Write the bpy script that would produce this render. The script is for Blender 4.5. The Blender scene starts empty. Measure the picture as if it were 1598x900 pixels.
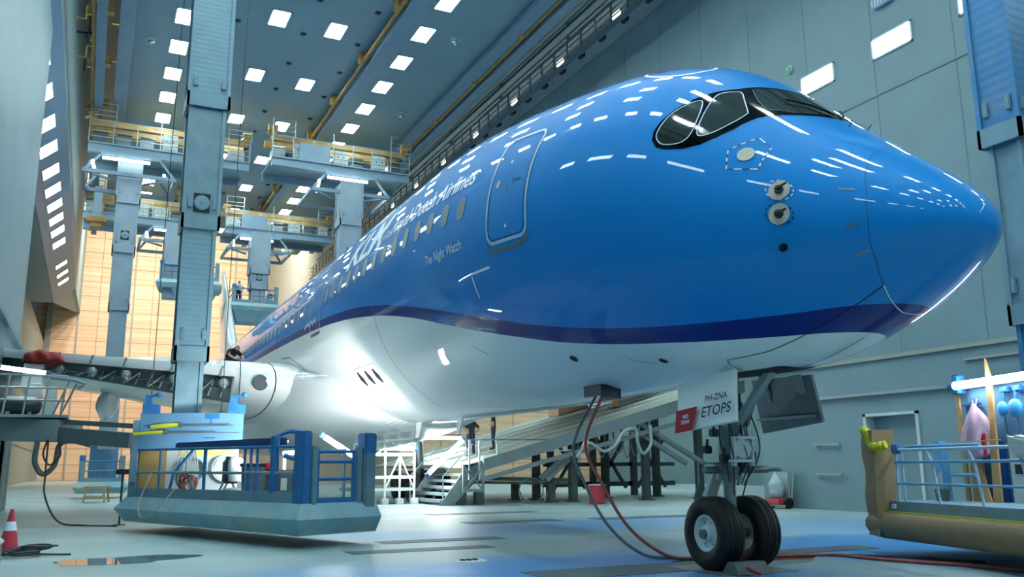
import bpy, bmesh, math, random
import numpy as np
from mathutils import Vector, Matrix
random.seed(7)
SC = bpy.context.scene
COL = SC.collection
PI = math.pi
ORD = ['first','second','third','fourth','fifth','sixth','seventh','eighth','ninth','tenth','eleventh','twelfth','thirteenth','fourteenth','fifteenth','sixteenth','seventeenth','eighteenth','nineteenth','twentieth','twenty-first','twenty-second','twenty-third','twenty-fourth']

def lin(c):
    out = []
    for v in c:
        v = v/255.0
        out.append(v/12.92 if v <= 0.04045 else ((v+0.055)/1.055)**2.4)
    return (out[0], out[1], out[2], 1.0)

# ------------------------------------------------------------------ materials
def new_mat(name):
    m = bpy.data.materials.new(name); m.use_nodes = True
    nt = m.node_tree
    b = nt.nodes['Principled BSDF']
    return m, nt, b

def mat(name, col, rough=0.5, metal=0.0, vary=0.12, scale=1.5, bump=0.0, bscale=20.0, coat=0.0, spec=0.5, dirt=None, dirt_amt=0.0, dirt_scale=0.7):
    m, nt, b = new_mat(name)
    L = nt.links.new
    geo = nt.nodes.new('ShaderNodeNewGeometry')
    c = lin(col)
    src = None
    if vary > 0:
        n = nt.nodes.new('ShaderNodeTexNoise'); n.inputs['Scale'].default_value = scale; n.inputs['Detail'].default_value = 6
        L(geo.outputs['Position'], n.inputs['Vector'])
        r = nt.nodes.new('ShaderNodeValToRGB')
        r.color_ramp.elements[0].position = 0.3; r.color_ramp.elements[1].position = 0.72
        r.color_ramp.elements[0].color = tuple(x*(1-vary) for x in c[:3])+(1,)
        r.color_ramp.elements[1].color = tuple(min(1, x*(1+vary*0.6)) for x in c[:3])+(1,)
        L(n.outputs['Fac'], r.inputs['Fac'])
        src = r.outputs['Color']
    if dirt is not None:
        n2 = nt.nodes.new('ShaderNodeTexNoise'); n2.inputs['Scale'].default_value = dirt_scale; n2.inputs['Detail'].default_value = 8
        n2.inputs['Roughness'].default_value = 0.65
        L(geo.outputs['Position'], n2.inputs['Vector'])
        mr = nt.nodes.new('ShaderNodeMapRange')
        mr.inputs['From Min'].default_value = 0.48; mr.inputs['From Max'].default_value = 0.66
        mr.inputs['To Max'].default_value = dirt_amt
        L(n2.outputs['Fac'], mr.inputs['Value'])
        mx = nt.nodes.new('ShaderNodeMix'); mx.data_type = 'RGBA'
        L(mr.outputs['Result'], mx.inputs[0])
        if src: L(src, mx.inputs[6])
        else: mx.inputs[6].default_value = c
        mx.inputs[7].default_value = lin(dirt)
        src = mx.outputs[2]
    if src: L(src, b.inputs['Base Color'])
    else: b.inputs['Base Color'].default_value = c
    b.inputs['Roughness'].default_value = rough
    b.inputs['Metallic'].default_value = metal
    b.inputs['Coat Weight'].default_value = coat
    b.inputs['Coat Roughness'].default_value = 0.03
    b.inputs['Specular IOR Level'].default_value = spec
    if bump > 0:
        n3 = nt.nodes.new('ShaderNodeTexNoise'); n3.inputs['Scale'].default_value = bscale; n3.inputs['Detail'].default_value = 4
        L(geo.outputs['Position'], n3.inputs['Vector'])
        bp = nt.nodes.new('ShaderNodeBump'); bp.inputs['Strength'].default_value = bump; bp.inputs['Distance'].default_value = 0.02
        L(n3.outputs['Fac'], bp.inputs['Height']); L(bp.outputs['Normal'], b.inputs['Normal'])
    return m

def emit(name, col, strength):
    m, nt, b = new_mat(name)
    b.inputs['Base Color'].default_value = (0.8,0.8,0.8,1)
    b.inputs['Emission Color'].default_value = lin(col)
    b.inputs['Emission Strength'].default_value = strength
    return m

M = {}
LIGHT = (226, 250, 250)
M['panel_glow'] = emit('lit_panel', LIGHT, 40.0)
M['wall_glow'] = emit('lit_wall_panel', LIGHT, 20.0)
M['tube_glow'] = emit('lit_tube', (240,252,250), 95.0)
M['soft_glow'] = emit('lit_soft_tube', (240,252,250), 26.0)
M['roof_glow'] = emit('lit_roof_tube', (235,245,240), 16.0)
M['gap_glow'] = emit('lit_gap_strip', (226,250,250), 7.0)
M['bridge_glow'] = emit('lit_bridge_tube', (240,250,250), 9.0)
M['lamp_glow'] = emit('lit_lamp', (255,240,205), 3.5)
M['wall'] = mat('wall_paint', (116,143,150), 0.5, vary=0.07, scale=0.6, dirt=(104,128,138), dirt_amt=0.35, dirt_scale=0.35)
M['wall_dark'] = mat('upper_wall_paint', (150,154,146), 0.6, vary=0.08)
M['strip_blue'] = mat('blue_wall_paint', (92,132,160), 0.4, vary=0.05)
M['ceiling'] = mat('ceiling_paint', (124,148,156), 0.5, vary=0.06, scale=0.3)
M['seam'] = mat('wall_seam', (112,138,146), 0.6, vary=0)
M['beam'] = mat('pale_blue_steel', (116,142,160), 0.45, vary=0.1)
M['yellow_steel'] = mat('ochre_steel', (186,146,84), 0.45, vary=0.2, scale=3)
M['rail'] = mat('galvanised_rail', (150,164,166), 0.4, metal=0.3, vary=0.1)
M['cabinet'] = mat('pale_cabinet', (188,198,196), 0.45, vary=0.08)
M['dark'] = mat('dark_recess', (30,34,36), 0.7, vary=0.1)
M['black'] = mat('black_paint', (6,7,8), 0.06, vary=0, spec=.25)
M['white'] = mat('white_gloss', (240,243,243), 0.3, vary=0.01, coat=0.5)
M['white_matte'] = mat('white_matte', (222,228,228), 0.5, vary=0.04)
M['blue_gloss'] = mat('sky_blue_gloss', (0,132,216), 0.45, vary=0, coat=.75, spec=.1)
M['decal_white'] = mat('white_decal', (225,240,248), 0.3, vary=0)
M['decal_navy'] = mat('navy_decal', (16,30,80), 0.35, vary=0)
M['decal_red'] = mat('red_decal', (176,18,44), 0.4, vary=0.05)
M['frame_pale'] = mat('pale_blue_frame', (178,206,226), 0.35, vary=0.03)
M['grey_metal'] = mat('grey_metal', (120,130,134), 0.35, metal=0.6, vary=0.12, scale=6)
M['steel'] = mat('bright_steel', (196,202,204), 0.18, metal=1.0, vary=0.08, scale=8)
M['gunmetal'] = mat('gunmetal', (66,74,80), 0.38, metal=0.5, vary=0.15, scale=6)
M['tyre'] = mat('tyre_rubber', (16,17,18), 0.55, vary=0.2, scale=6, bump=0.05)
M['rim'] = mat('pale_wheel_rim', (226,232,232), 0.35, vary=0.06, scale=6)
M['glass'] = mat('dark_window_glass', (40,52,50), 0.06, vary=0, spec=0.9, coat=1.0)
M['cabin_glass'] = mat('masked_cabin_window', (132,146,150), 0.4, vary=0.1)
M['taped'] = mat('masking_film', (196,190,178), 0.5, vary=0.1, scale=8)
M['column'] = mat('telescope_steel', (112,146,160), 0.42, metal=0.15, vary=0.1, scale=2.5, dirt=(96,118,124), dirt_amt=0.5, dirt_scale=1.2)
M['column_far'] = mat('telescope_steel_pale', (140,158,172), 0.45, metal=0.15, vary=0.1, scale=1.2)
M['basket_blue'] = mat('cobalt_overspray', (44,114,176), 0.5, vary=0.2, scale=4)
M['basket_grey'] = mat('dusty_blue_grey_steel', (110,146,166), 0.55, vary=0.16, scale=2.5, dirt=(140,146,130), dirt_amt=0.6, dirt_scale=1.3)
M['bumper'] = mat('painted_canvas_bumper', (142,182,196), 0.7, vary=0.14, scale=2, dirt=(190,194,172), dirt_amt=0.8, dirt_scale=0.6, bump=0.3, bscale=9)
M['kraft'] = mat('brown_kraft_paper', (150,128,96), 0.75, vary=0.12, scale=2, bump=0.25, bscale=6)
M['plank'] = mat('raw_plank', (196,156,104), 0.65, vary=0.18, scale=5)
M['ochre_board'] = mat('ochre_board', (176,142,84), 0.65, vary=0.2, scale=3)
M['panel_blue'] = mat('sky_blue_panel', (96,142,176), 0.5, vary=0.08, dirt=(84,140,190), dirt_amt=0.5, dirt_scale=1.0)
M['yellow'] = mat('yellow_paint', (205,205,40), 0.5, vary=0.15)
M['red'] = mat('faded_red_plastic', (200,60,78), 0.5, vary=0.12, scale=3)
M['deep_red'] = mat('red_cloth', (150,38,36), 0.8, vary=0.35, scale=7, bump=0.5, bscale=10)
M['cable_red'] = mat('orange_pink_cable', (176,92,80), 0.5, vary=0.2, scale=9)
M['cable_grey'] = mat('grey_cable', (110,122,128), 0.5, vary=0.15)
M['cable_dark'] = mat('dark_cable', (48,54,58), 0.5, vary=0.1)
M['hose_pale'] = mat('pale_hose', (170,186,190), 0.5, vary=0.1)
M['dock'] = mat('dock_grey_steel', (138,152,156), 0.5, vary=0.12, scale=1.5)
M['dock_deck'] = mat('dock_deck_plate', (150,158,146), 0.5, vary=0.14, scale=1.0)
M['dock_under'] = mat('dock_dark_steel', (78,90,90), 0.6, vary=0.2)
M['skin'] = mat('skin', (196,150,126), 0.55, vary=0.05)
M['navy_cloth'] = mat('navy_cloth', (34,42,62), 0.85, vary=0.15, scale=9)
M['black_cloth'] = mat('black_cloth', (24,26,30), 0.85, vary=0.15, scale=9)
M['pale_cloth'] = mat('pale_cloth', (190,196,200), 0.85, vary=0.1, scale=9)
M['hair'] = mat('dark_hair', (40,32,28), 0.7, vary=0.2, scale=20)
M['shoe'] = mat('shoe_leather', (30,30,32), 0.5, vary=0.1)
M['bag_pink'] = mat('pink_plastic_bag', (196,164,186), 0.25, vary=0.2, scale=5, bump=0.6, bscale=7)
M['bag_clear'] = mat('milky_plastic_bag', (168,186,190), 0.25, vary=0.2, scale=5, bump=0.6, bscale=7)
M['fabric_white'] = mat('white_sheet', (206,214,214), 0.7, vary=0.1)
M['grille'] = mat('floor_grille', (74,96,108), 0.6, vary=0.12, scale=3)
M['puddle'] = mat('wet_floor', (84,98,96), 0.04, vary=0.05)
M['line'] = mat('panel_gap', (70,84,92), 0.5, vary=0)
M['dark_line'] = mat('dark_panel_gap', (22,28,34), 0.5, vary=0)

# orange rear door: broad horizontal boards with thin dark joints and posts
def orange_mat():
    m, nt, b = new_mat('orange_board_wall'); L = nt.links.new
    geo = nt.nodes.new('ShaderNodeNewGeometry'); sep = nt.nodes.new('ShaderNodeSeparateXYZ')
    L(geo.outputs['Position'], sep.inputs[0])
    cmb = nt.nodes.new('ShaderNodeCombineXYZ'); L(sep.outputs['X'], cmb.inputs['X']); L(sep.outputs['Z'], cmb.inputs['Y'])
    br = nt.nodes.new('ShaderNodeTexBrick'); L(cmb.outputs[0], br.inputs['Vector'])
    br.inputs['Scale'].default_value = 1.0; br.inputs['Brick Width'].default_value = 7.2; br.inputs['Row Height'].default_value = 2.2
    br.inputs['Mortar Size'].default_value = 0.045; br.offset = 0.0; br.offset_frequency = 1
    br.inputs['Color1'].default_value = lin((232,198,164)); br.inputs['Color2'].default_value = lin((226,188,154))
    br.inputs['Mortar'].default_value = lin((158,126,98))
    st = nt.nodes.new('ShaderNodeTexNoise'); st.inputs['Scale'].default_value = 1.0; st.inputs['Detail'].default_value = 3
    mp = nt.nodes.new('ShaderNodeMapping'); mp.inputs['Scale'].default_value = (0.06, 1.0, 2.4)
    L(geo.outputs['Position'], mp.inputs['Vector']); L(mp.outputs[0], st.inputs['Vector'])
    mx = nt.nodes.new('ShaderNodeMix'); mx.data_type = 'RGBA'; mx.blend_type = 'MULTIPLY'
    rp = nt.nodes.new('ShaderNodeValToRGB'); rp.color_ramp.elements[0].color = (0.72,0.66,0.6,1); rp.color_ramp.elements[1].color = (1,1,1,1)
    rp.color_ramp.elements[0].position = 0.35; rp.color_ramp.elements[1].position = 0.6
    L(st.outputs['Fac'], rp.inputs['Fac'])
    mx.inputs[0].default_value = 0.8
    L(br.outputs['Color'], mx.inputs[6]); L(rp.outputs['Color'], mx.inputs[7]); L(mx.outputs[2], b.inputs['Base Color'])
    b.inputs['Roughness'].default_value = 0.6
    return m
M['orange'] = orange_mat()

# floor: pale epoxy with blue paint overspray and scuffs
def floor_mat():
    m, nt, b = new_mat('epoxy_floor'); L = nt.links.new
    geo = nt.nodes.new('ShaderNodeNewGeometry')
    def noise(scale, detail=6, rough=0.55):
        n = nt.nodes.new('ShaderNodeTexNoise'); n.inputs['Scale'].default_value = scale; n.inputs['Detail'].default_value = detail
        n.inputs['Roughness'].default_value = rough; L(geo.outputs['Position'], n.inputs['Vector']); return n
    base = nt.nodes.new('ShaderNodeValToRGB'); n0 = noise(0.35)
    base.color_ramp.elements[0].color = lin((130,158,164)); base.color_ramp.elements[1].color = lin((164,184,186))
    base.color_ramp.elements[0].position = 0.35; base.color_ramp.elements[1].position = 0.65
    L(n0.outputs['Fac'], base.inputs['Fac'])
    cur = base.outputs['Color']
    warp = noise(0.5, 5)
    blobs = [(6.6,11.6,4.6,3.4,0.95),(3.0,12.5,3.0,2.0,0.5),(13.0,20.5,6.0,3.0,0.65),(14.5,12.0,5.0,4.4,0.95),(7.2,19.5,3.0,2.6,0.45),(18.0,16.0,5.0,5.0,0.5)]
    total = None
    sep = nt.nodes.new('ShaderNodeSeparateXYZ'); L(geo.outputs['Position'], sep.inputs[0])
    def math_(op, a, bb=None):
        n = nt.nodes.new('ShaderNodeMath'); n.operation = op
        for i, v in enumerate((a, bb)):
            if v is None: continue
            if hasattr(v, 'links'): L(v, n.inputs[i])
            else: n.inputs[i].default_value = v
        return n.outputs[0]
    for (cx, cy, rx, ry, amt) in blobs:
        dx = math_('DIVIDE', math_('SUBTRACT', sep.outputs['X'], cx), rx)
        dy = math_('DIVIDE', math_('SUBTRACT', sep.outputs['Y'], cy), ry)
        d = math_('SQRT', math_('ADD', math_('MULTIPLY', dx, dx), math_('MULTIPLY', dy, dy)))
        d = math_('ADD', d, math_('MULTIPLY', math_('SUBTRACT', warp.outputs['Fac'], 0.5), 1.4))
        mr = nt.nodes.new('ShaderNodeMapRange'); mr.interpolation_type = 'SMOOTHSTEP'
        mr.inputs['From Min'].default_value = 1.15; mr.inputs['From Max'].default_value = 0.35; mr.inputs['To Max'].default_value = amt
        L(d, mr.inputs['Value'])
        total = mr.outputs[0] if total is None else math_('MAXIMUM', total, mr.outputs[0])
    mx = nt.nodes.new('ShaderNodeMix'); mx.data_type = 'RGBA'
    L(total, mx.inputs[0]); L(cur, mx.inputs[6]); mx.inputs[7].default_value = lin((44,132,202))
    cur = mx.outputs[2]
    # scuffs
    sc = noise(1.3, 9, 0.72)
    mr = nt.nodes.new('ShaderNodeMapRange'); mr.inputs['From Min'].default_value = 0.60; mr.inputs['From Max'].default_value = 0.72; mr.inputs['To Max'].default_value = 0.4
    L(sc.outputs['Fac'], mr.inputs['Value'])
    mx2 = nt.nodes.new('ShaderNodeMix'); mx2.data_type = 'RGBA'
    L(mr.outputs[0], mx2.inputs[0]); L(cur, mx2.inputs[6]); mx2.inputs[7].default_value = lin((112,134,140))
    L(mx2.outputs[2], b.inputs['Base Color'])
    rr = nt.nodes.new('ShaderNodeMapRange'); rr.inputs['To Min'].default_value = 0.36; rr.inputs['To Max'].default_value = 0.6
    L(n0.outputs['Fac'], rr.inputs['Value']); L(rr.outputs[0], b.inputs['Roughness'])
    return m
M['floor'] = floor_mat()

# corrugated telescope face: horizontal fine ribs by bump
def rib_mat(name, col, scale):
    m = mat(name, col, 0.42, metal=0.15, vary=0.08, scale=2.0, dirt=(126,140,136), dirt_amt=0.35, dirt_scale=1.5)
    nt = m.node_tree; b = nt.nodes['Principled BSDF']; L = nt.links.new
    geo = nt.nodes.new('ShaderNodeNewGeometry'); w = nt.nodes.new('ShaderNodeTexWave')
    w.bands_direction = 'Z'; w.inputs['Scale'].default_value = scale; w.wave_profile = 'SIN'
    L(geo.outputs['Position'], w.inputs['Vector'])
    bp = nt.nodes.new('ShaderNodeBump'); bp.inputs['Strength'].default_value = 0.18; bp.inputs['Distance'].default_value = 0.015
    L(w.outputs['Fac'], bp.inputs['Height']); L(bp.outputs['Normal'], b.inputs['Normal'])
    return m
M['ribbed'] = rib_mat('ribbed_telescope_steel', (112,148,164), 2.2)
M['ribbed_blue'] = rib_mat('ribbed_blue_telescope', (62,124,172), 1.6)

# fuselage paint: sky blue over a navy band over white, split by painted boundary curves
def fuselage_mat():
    m, nt, b = new_mat('livery_paint'); L = nt.links.new
    tc = nt.nodes.new('ShaderNodeTexCoord'); sep = nt.nodes.new('ShaderNodeSeparateXYZ'); L(tc.outputs['Object'], sep.inputs[0])
    dn = nt.nodes.new('ShaderNodeMath'); dn.operation = 'DIVIDE'; L(sep.outputs['Y'], dn.inputs[0]); dn.inputs[1].default_value = 40.0
    def curve(pts):
        c = nt.nodes.new('ShaderNodeFloatCurve'); cm = c.mapping
        cv = cm.curves[0]
        while len(cv.points) > 2: cv.points.remove(cv.points[-1])
        cv.points[0].location = (0, pts[0][1]/10); cv.points[1].location = (1, pts[-1][1]/10)
        for d, z in pts: cv.points.new(d/40.0, z/10.0)
        cm.update(); L(dn.outputs[0], c.inputs['Value'])
        mu = nt.nodes.new('ShaderNodeMath'); mu.operation = 'MULTIPLY'; L(c.outputs[0], mu.inputs[0]); mu.inputs[1].default_value = 10.0
        return mu.outputs[0]
    up = curve([(0.3,3.40),(1.27,3.40),(2.3,3.37),(3.8,3.44),(5.3,3.60),(6.46,3.79),(7.65,4.05),(9.44,4.47),(11.3,4.87),(13.3,5.23),(15.7,5.52),(18.8,5.72),(24.5,5.88),(32,5.95),(39.5,6.0)])
    lo = curve([(0.3,3.17),(2.0,3.15),(2.6,3.15),(4.12,3.25),(6.06,3.47),(7.6,3.77),(9.7,4.25),(11.5,4.67),(13.9,5.07),(17.4,5.42),(20.5,5.56),(24.4,5.66),(30,5.74),(39.5,5.8)])
    def above(cv):
        n = nt.nodes.new('ShaderNodeMath'); n.operation = 'GREATER_THAN'; L(sep.outputs['Z'], n.inputs[0]); L(cv, n.inputs[1]); return n.outputs[0]
    m1 = nt.nodes.new('ShaderNodeMix'); m1.data_type = 'RGBA'; L(above(lo), m1.inputs[0])
    m1.inputs[6].default_value = lin((240,243,243)); m1.inputs[7].default_value = lin((8,36,126))
    m2 = nt.nodes.new('ShaderNodeMix'); m2.data_type = 'RGBA'; L(above(up), m2.inputs[0]); L(m1.outputs[2], m2.inputs[6])
    m2.inputs[7].default_value = lin((0,132,216))
    L(m2.outputs[2], b.inputs['Base Color'])
    b.inputs['Roughness'].default_value = 0.45; b.inputs['Specular IOR Level'].default_value = 0.1; b.inputs['Coat Weight'].default_value = 0.75; b.inputs['Coat IOR'].default_value = 1.38; b.inputs['Coat Roughness'].default_value = 0.01
    return m
M['livery'] = fuselage_mat()

# ------------------------------------------------------------------ objects
WM = {}
def tag(o, label=None, cat=None, group=None, kind=None):
    if label: o['label'] = label
    if cat: o['category'] = cat
    if group: o['group'] = group
    if kind: o['kind'] = kind
    return o
def thing(name, label, cat, loc=(0,0,0), rz=0.0, group=None):
    o = bpy.data.objects.new(name, None); COL.objects.link(o)
    o.empty_display_size = 0.3
    o.location = loc; o.rotation_euler = (0,0,rz)
    WM[o.name] = Matrix.Translation(Vector(loc)) @ Matrix.Rotation(rz, 4, 'Z')
    return tag(o, label, cat, group)
def wm(o): return WM[o.name]

class MB:
    """collects shapes, builds ONE mesh object; verts are world coordinates unless local=True at build"""
    def __init__(s): s.v = []; s.f = []; s.m = []; s.cur = 0; s.T = None
    def _add(s, vs, fs):
        o = len(s.v)
        for p in vs:
            p = Vector(p)
            s.v.append(s.T @ p if s.T is not None else p)
        for f in fs: s.f.append([i+o for i in f]); s.m.append(s.cur)
        return s
    def box(s, lo, hi):
        x0,y0,z0 = lo; x1,y1,z1 = hi
        return s._add([(x0,y0,z0),(x1,y0,z0),(x1,y1,z0),(x0,y1,z0),(x0,y0,z1),(x1,y0,z1),(x1,y1,z1),(x0,y1,z1)],
                      [(3,2,1,0),(4,5,6,7),(0,1,5,4),(1,2,6,5),(2,3,7,6),(3,0,4,7)])
    def bbox(s, lo, hi, b=0.02):
        """box with chamfered edges"""
        x0,y0,z0 = lo; x1,y1,z1 = hi
        bm = bmesh.new(); bmesh.ops.create_cube(bm, size=1)
        for v in bm.verts: v.co = Vector(((x0+x1)/2+v.co.x*(x1-x0),(y0+y1)/2+v.co.y*(y1-y0),(z0+z1)/2+v.co.z*(z1-z0)))
        bmesh.ops.bevel(bm, geom=list(bm.edges), offset=min(b, 0.45*min(abs(x1-x0),abs(y1-y0),abs(z1-z0))), segments=2, affect='EDGES')
        return s.add_bm(bm)
    def add_bm(s, bm):
        bm.verts.index_update()
        s._add([v.co.copy() for v in bm.verts], [[v.index for v in f.verts] for f in bm.faces]); bm.free(); return s
    def bar(s, p0, p1, w, h=None, up=(0,0,1)):
        h = h or w; p0 = Vector(p0); p1 = Vector(p1); d = (p1-p0)
        if d.length < 1e-6: return s
        d.normalize(); u = Vector(up)
        if abs(d.dot(u)) > 0.98: u = Vector((0,1,0))
        a = d.cross(u).normalized(); b = a.cross(d).normalized()
        vs = []
        for p in (p0, p1):
            for (i, j) in ((-1,-1),(1,-1),(1,1),(-1,1)): vs.append(p + a*(i*w/2) + b*(j*h/2))
        return s._add(vs, [(3,2,1,0),(4,5,6,7),(0,1,5,4),(1,2,6,5),(2,3,7,6),(3,0,4,7)])
    def cyl(s, p0, p1, r0, r1=None, n=12, caps=True):
        r1 = r0 if r1 is None else r1
        p0 = Vector(p0); p1 = Vector(p1); d = (p1-p0).normalized()
        u = Vector((0,0,1)) if abs(d.z) < 0.95 else Vector((1,0,0))
        a = d.cross(u).normalized(); b = d.cross(a).normalized()
        vs = []
        for p, r in ((p0,r0),(p1,r1)):
            for k in range(n):
                t = 2*PI*k/n; vs.append(p + a*(math.cos(t)*r) + b*(math.sin(t)*r))
        fs = [(k,(k+1)%n,n+(k+1)%n,n+k) for k in range(n)]
        if caps: fs += [tuple(range(n))[::-1], tuple(range(n,2*n))]
        return s._add(vs, fs)
    def tube(s, pts, r, n=8, closed=False):
        pts = [Vector(p) for p in pts]; N = len(pts)
        vs = []; prev = None
        for i, p in enumerate(pts):
            if closed: d = pts[(i+1)%N]-pts[i-1]
            else: d = pts[min(i+1,N-1)]-pts[max(i-1,0)]
            if d.length < 1e-9: d = Vector((0,0,1))
            d.normalize()
            if prev is None:
                u = Vector((0,0,1)) if abs(d.z) < 0.9 else Vector((1,0,0)); a = d.cross(u).normalized()
            else: a = (prev - d*prev.dot(d)).normalized()
            prev = a; b = d.cross(a)
            rr = r[i] if isinstance(r, (list, tuple)) else r
            for k in range(n):
                t = 2*PI*k/n; vs.append(p + a*(math.cos(t)*rr) + b*(math.sin(t)*rr))
        fs = []
        R = N if closed else N-1
        for i in range(R):
            j = (i+1)%N
            for k in range(n): fs.append((i*n+k, i*n+(k+1)%n, j*n+(k+1)%n, j*n+k))
        if not closed: fs += [tuple(range(n))[::-1], tuple(range((N-1)*n, N*n))]
        return s._add(vs, fs)
    def lathe(s, prof, origin, axis, n=32, caps=True):
        """prof: [(along, radius)]"""
        origin = Vector(origin); d = Vector(axis).normalized()
        u = Vector((0,0,1)) if abs(d.z) < 0.95 else Vector((1,0,0))
        a = d.cross(u).normalized(); b = d.cross(a).normalized(); vs = []
        for (h, r) in prof:
            for k in range(n):
                t = 2*PI*k/n; vs.append(origin + d*h + a*(math.cos(t)*r) + b*(math.sin(t)*r))
        fs = []
        for i in range(len(prof)-1):
            for k in range(n): fs.append((i*n+k, i*n+(k+1)%n, (i+1)*n+(k+1)%n, (i+1)*n+k))
        if caps and prof[0][1] > 1e-4: fs.append(tuple(range(n))[::-1])
        if caps and prof[-1][1] > 1e-4: fs.append(tuple(range((len(prof)-1)*n, len(prof)*n)))
        return s._add(vs, fs)
    def prism(s, poly, vec):
        n = len(poly); vec = Vector(vec)
        vs = [Vector(p) for p in poly] + [Vector(p)+vec for p in poly]
        fs = [tuple(range(n))[::-1], tuple(range(n,2*n))] + [(k,(k+1)%n,n+(k+1)%n,n+k) for k in range(n)]
        return s._add(vs, fs)
    def ball(s, c, rx, ry=None, rz=None, n=12):
        ry = ry or rx; rz = rz or rx; c = Vector(c); vs = []; fs = []
        m = n//2+1
        for i in range(m+1):
            t = PI*i/m
            for k in range(n):
                q = 2*PI*k/n; vs.append(c+Vector((rx*math.sin(t)*math.cos(q), ry*math.sin(t)*math.sin(q), rz*math.cos(t))))
        for i in range(m):
            for k in range(n): fs.append((i*n+k, (i+1)*n+k, (i+1)*n+(k+1)%n, i*n+(k+1)%n))
        return s._add(vs, fs)
    def build(s, name, m, parent=None, local=False, smooth=None, sharp=40):
        mats = m if isinstance(m, (list, tuple)) else [m]
        mats = [M[x] if isinstance(x, str) else x for x in mats]
        if parent is not None:
            base = wm(parent)
        else:
            xs = [p.x for p in s.v]; ys = [p.y for p in s.v]; zs = [p.z for p in s.v]
            base = Matrix.Translation(Vector(((min(xs)+max(xs))/2, (min(ys)+max(ys))/2, min(zs))))
        inv = base.inverted()
        vs = [p if (local and parent is not None) else inv @ p for p in s.v]
        me = bpy.data.meshes.new(name)
        me.from_pydata([tuple(p) for p in vs], [], s.f)
        for x in mats: me.materials.append(x)
        if len(mats) > 1:
            for p, i in zip(me.polygons, s.m): p.material_index = i
        bm = bmesh.new(); bm.from_mesh(me)
        bmesh.ops.remove_doubles(bm, verts=bm.verts, dist=1e-5)
        bmesh.ops.recalc_face_normals(bm, faces=bm.faces)
        bm.to_mesh(me); bm.free()
        if smooth is None or smooth:
            me.polygons.foreach_set('use_smooth', [True]*len(me.polygons))
            try: me.set_sharp_from_angle(angle=math.radians(sharp if smooth is None else 80))
            except Exception: pass
        me.update()
        o = bpy.data.objects.new(name, me); COL.objects.link(o)
        if parent is not None: o.parent = parent
        else: o.matrix_world = base
        WM[o.name] = base.copy()
        return o

def struct(name, mb, m, smooth=None):
    o = mb.build(name, m, None, smooth=smooth); o['kind'] = 'structure'; return o
def copy_tree(o, parent=None):
    c = o.copy(); COL.objects.link(c)
    if parent is not None: c.parent = parent
    for ch in list(o.children): copy_tree(ch, c)
    return c
def spline(pts, n=12):
    """Catmull-Rom through points"""
    P = [Vector(p) for p in pts]; P = [P[0]*2-P[1]] + P + [P[-1]*2-P[-2]]; out = []
    for i in range(1, len(P)-2):
        for k in range(n):
            t = k/n; a,b,c,d = P[i-1],P[i],P[i+1],P[i+2]
            out.append(0.5*((2*b)+(c-a)*t+(2*a-5*b+4*c-d)*t*t+(3*b-a-3*c+d)*t**3))
    out.append(P[-2]); return out
def coil(c, ax, r, turns, pitch, n=20, wob=0.0, seed=0):
    rnd = random.Random(seed); c = Vector(c); d = Vector(ax).normalized()
    u = Vector((0,0,1)) if abs(d.z) < 0.95 else Vector((1,0,0)); a = d.cross(u).normalized(); b = d.cross(a)
    pts = []
    for i in range(int(turns*n)+1):
        t = 2*PI*i/n; rr = r*(1+wob*math.sin(t*0.37+seed)+wob*0.6*math.sin(t*0.21+1))
        pts.append(c+a*(math.cos(t)*rr)+b*(math.sin(t)*rr)+d*(pitch*(i/n-turns/2)))
    return pts
M['sky_rail'] = mat('sky_blue_rail', (96,168,214), 0.4, vary=0.1, scale=4)
M['chock_grey'] = mat('chock_grey', (96,106,108), 0.6, vary=0.15, scale=6)
# ================================================================== AIRCRAFT
NOSE = 6.160; XA = 8.87
FD = [0, .06, .2, .5, 1, 1.5, 2, 2.5, 3, 3.5, 4, 5, 6, 7, 8, 9, 10, 12, 46, 50, 54, 58, 62, 65, 66.8]
FT = [4.177,4.40,4.59,4.88,5.295,5.71,6.125,6.555,6.99,7.40,7.684,8.028,8.244,8.43,8.6,8.746,8.872,8.988,8.988,8.98,8.95,8.85,8.7,8.45,7.9]
FB = [4.177,4.017,3.877,3.687,3.439,3.24,3.083,2.946,2.86,2.83,2.83,2.845,2.83,2.793,2.764,2.744,2.729,2.726,2.726,3.1,3.8,4.7,5.7,6.5,7.2]
FW = [0,.26,.489,.798,1.162,1.47,1.709,1.926,2.126,2.301,2.452,2.697,2.851,2.943,3.004,3.035,3.045,3.045,3.045,3.0,2.75,2.25,1.5,.85,.3]
FS = np.sqrt(FD)
def pchip(x, xs, ys):
    xs = np.asarray(xs, float); ys = np.asarray(ys, float)
    h = np.diff(xs); dl = np.diff(ys)/h; m = np.zeros_like(ys); m[0] = dl[0]; m[-1] = dl[-1]
    for i in range(1, len(xs)-1):
        if dl[i-1]*dl[i] > 0:
            w1 = 2*h[i]+h[i-1]; w2 = h[i]+2*h[i-1]; m[i] = (w1+w2)/(w1/dl[i-1]+w2/dl[i])
    x = np.clip(x, xs[0], xs[-1]); i = np.clip(np.searchsorted(xs, x, 'right')-1, 0, len(xs)-2); t = (x-xs[i])/h[i]
    return (2*t**3-3*t**2+1)*ys[i]+(t**3-2*t**2+t)*h[i]*m[i]+(-2*t**3+3*t**2)*ys[i+1]+(t**3-t**2)*h[i]*m[i+1]
def sec(d):
    s = math.sqrt(max(d, 0)); return float(pchip(s,FS,FT)), float(pchip(s,FS,FB)), max(float(pchip(s,FS,FW)), 1e-6)
_sc = {}
def secc(d):
    k = round(d, 4)
    if k not in _sc: _sc[k] = sec(k)
    return _sc[k]
def surf0(d, th):
    t, b, w = secc(d); a = math.radians(th)
    return Vector((XA - w*math.sin(a), NOSE+d, (t+b)/2 + (t-b)/2*math.cos(a)))
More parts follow.
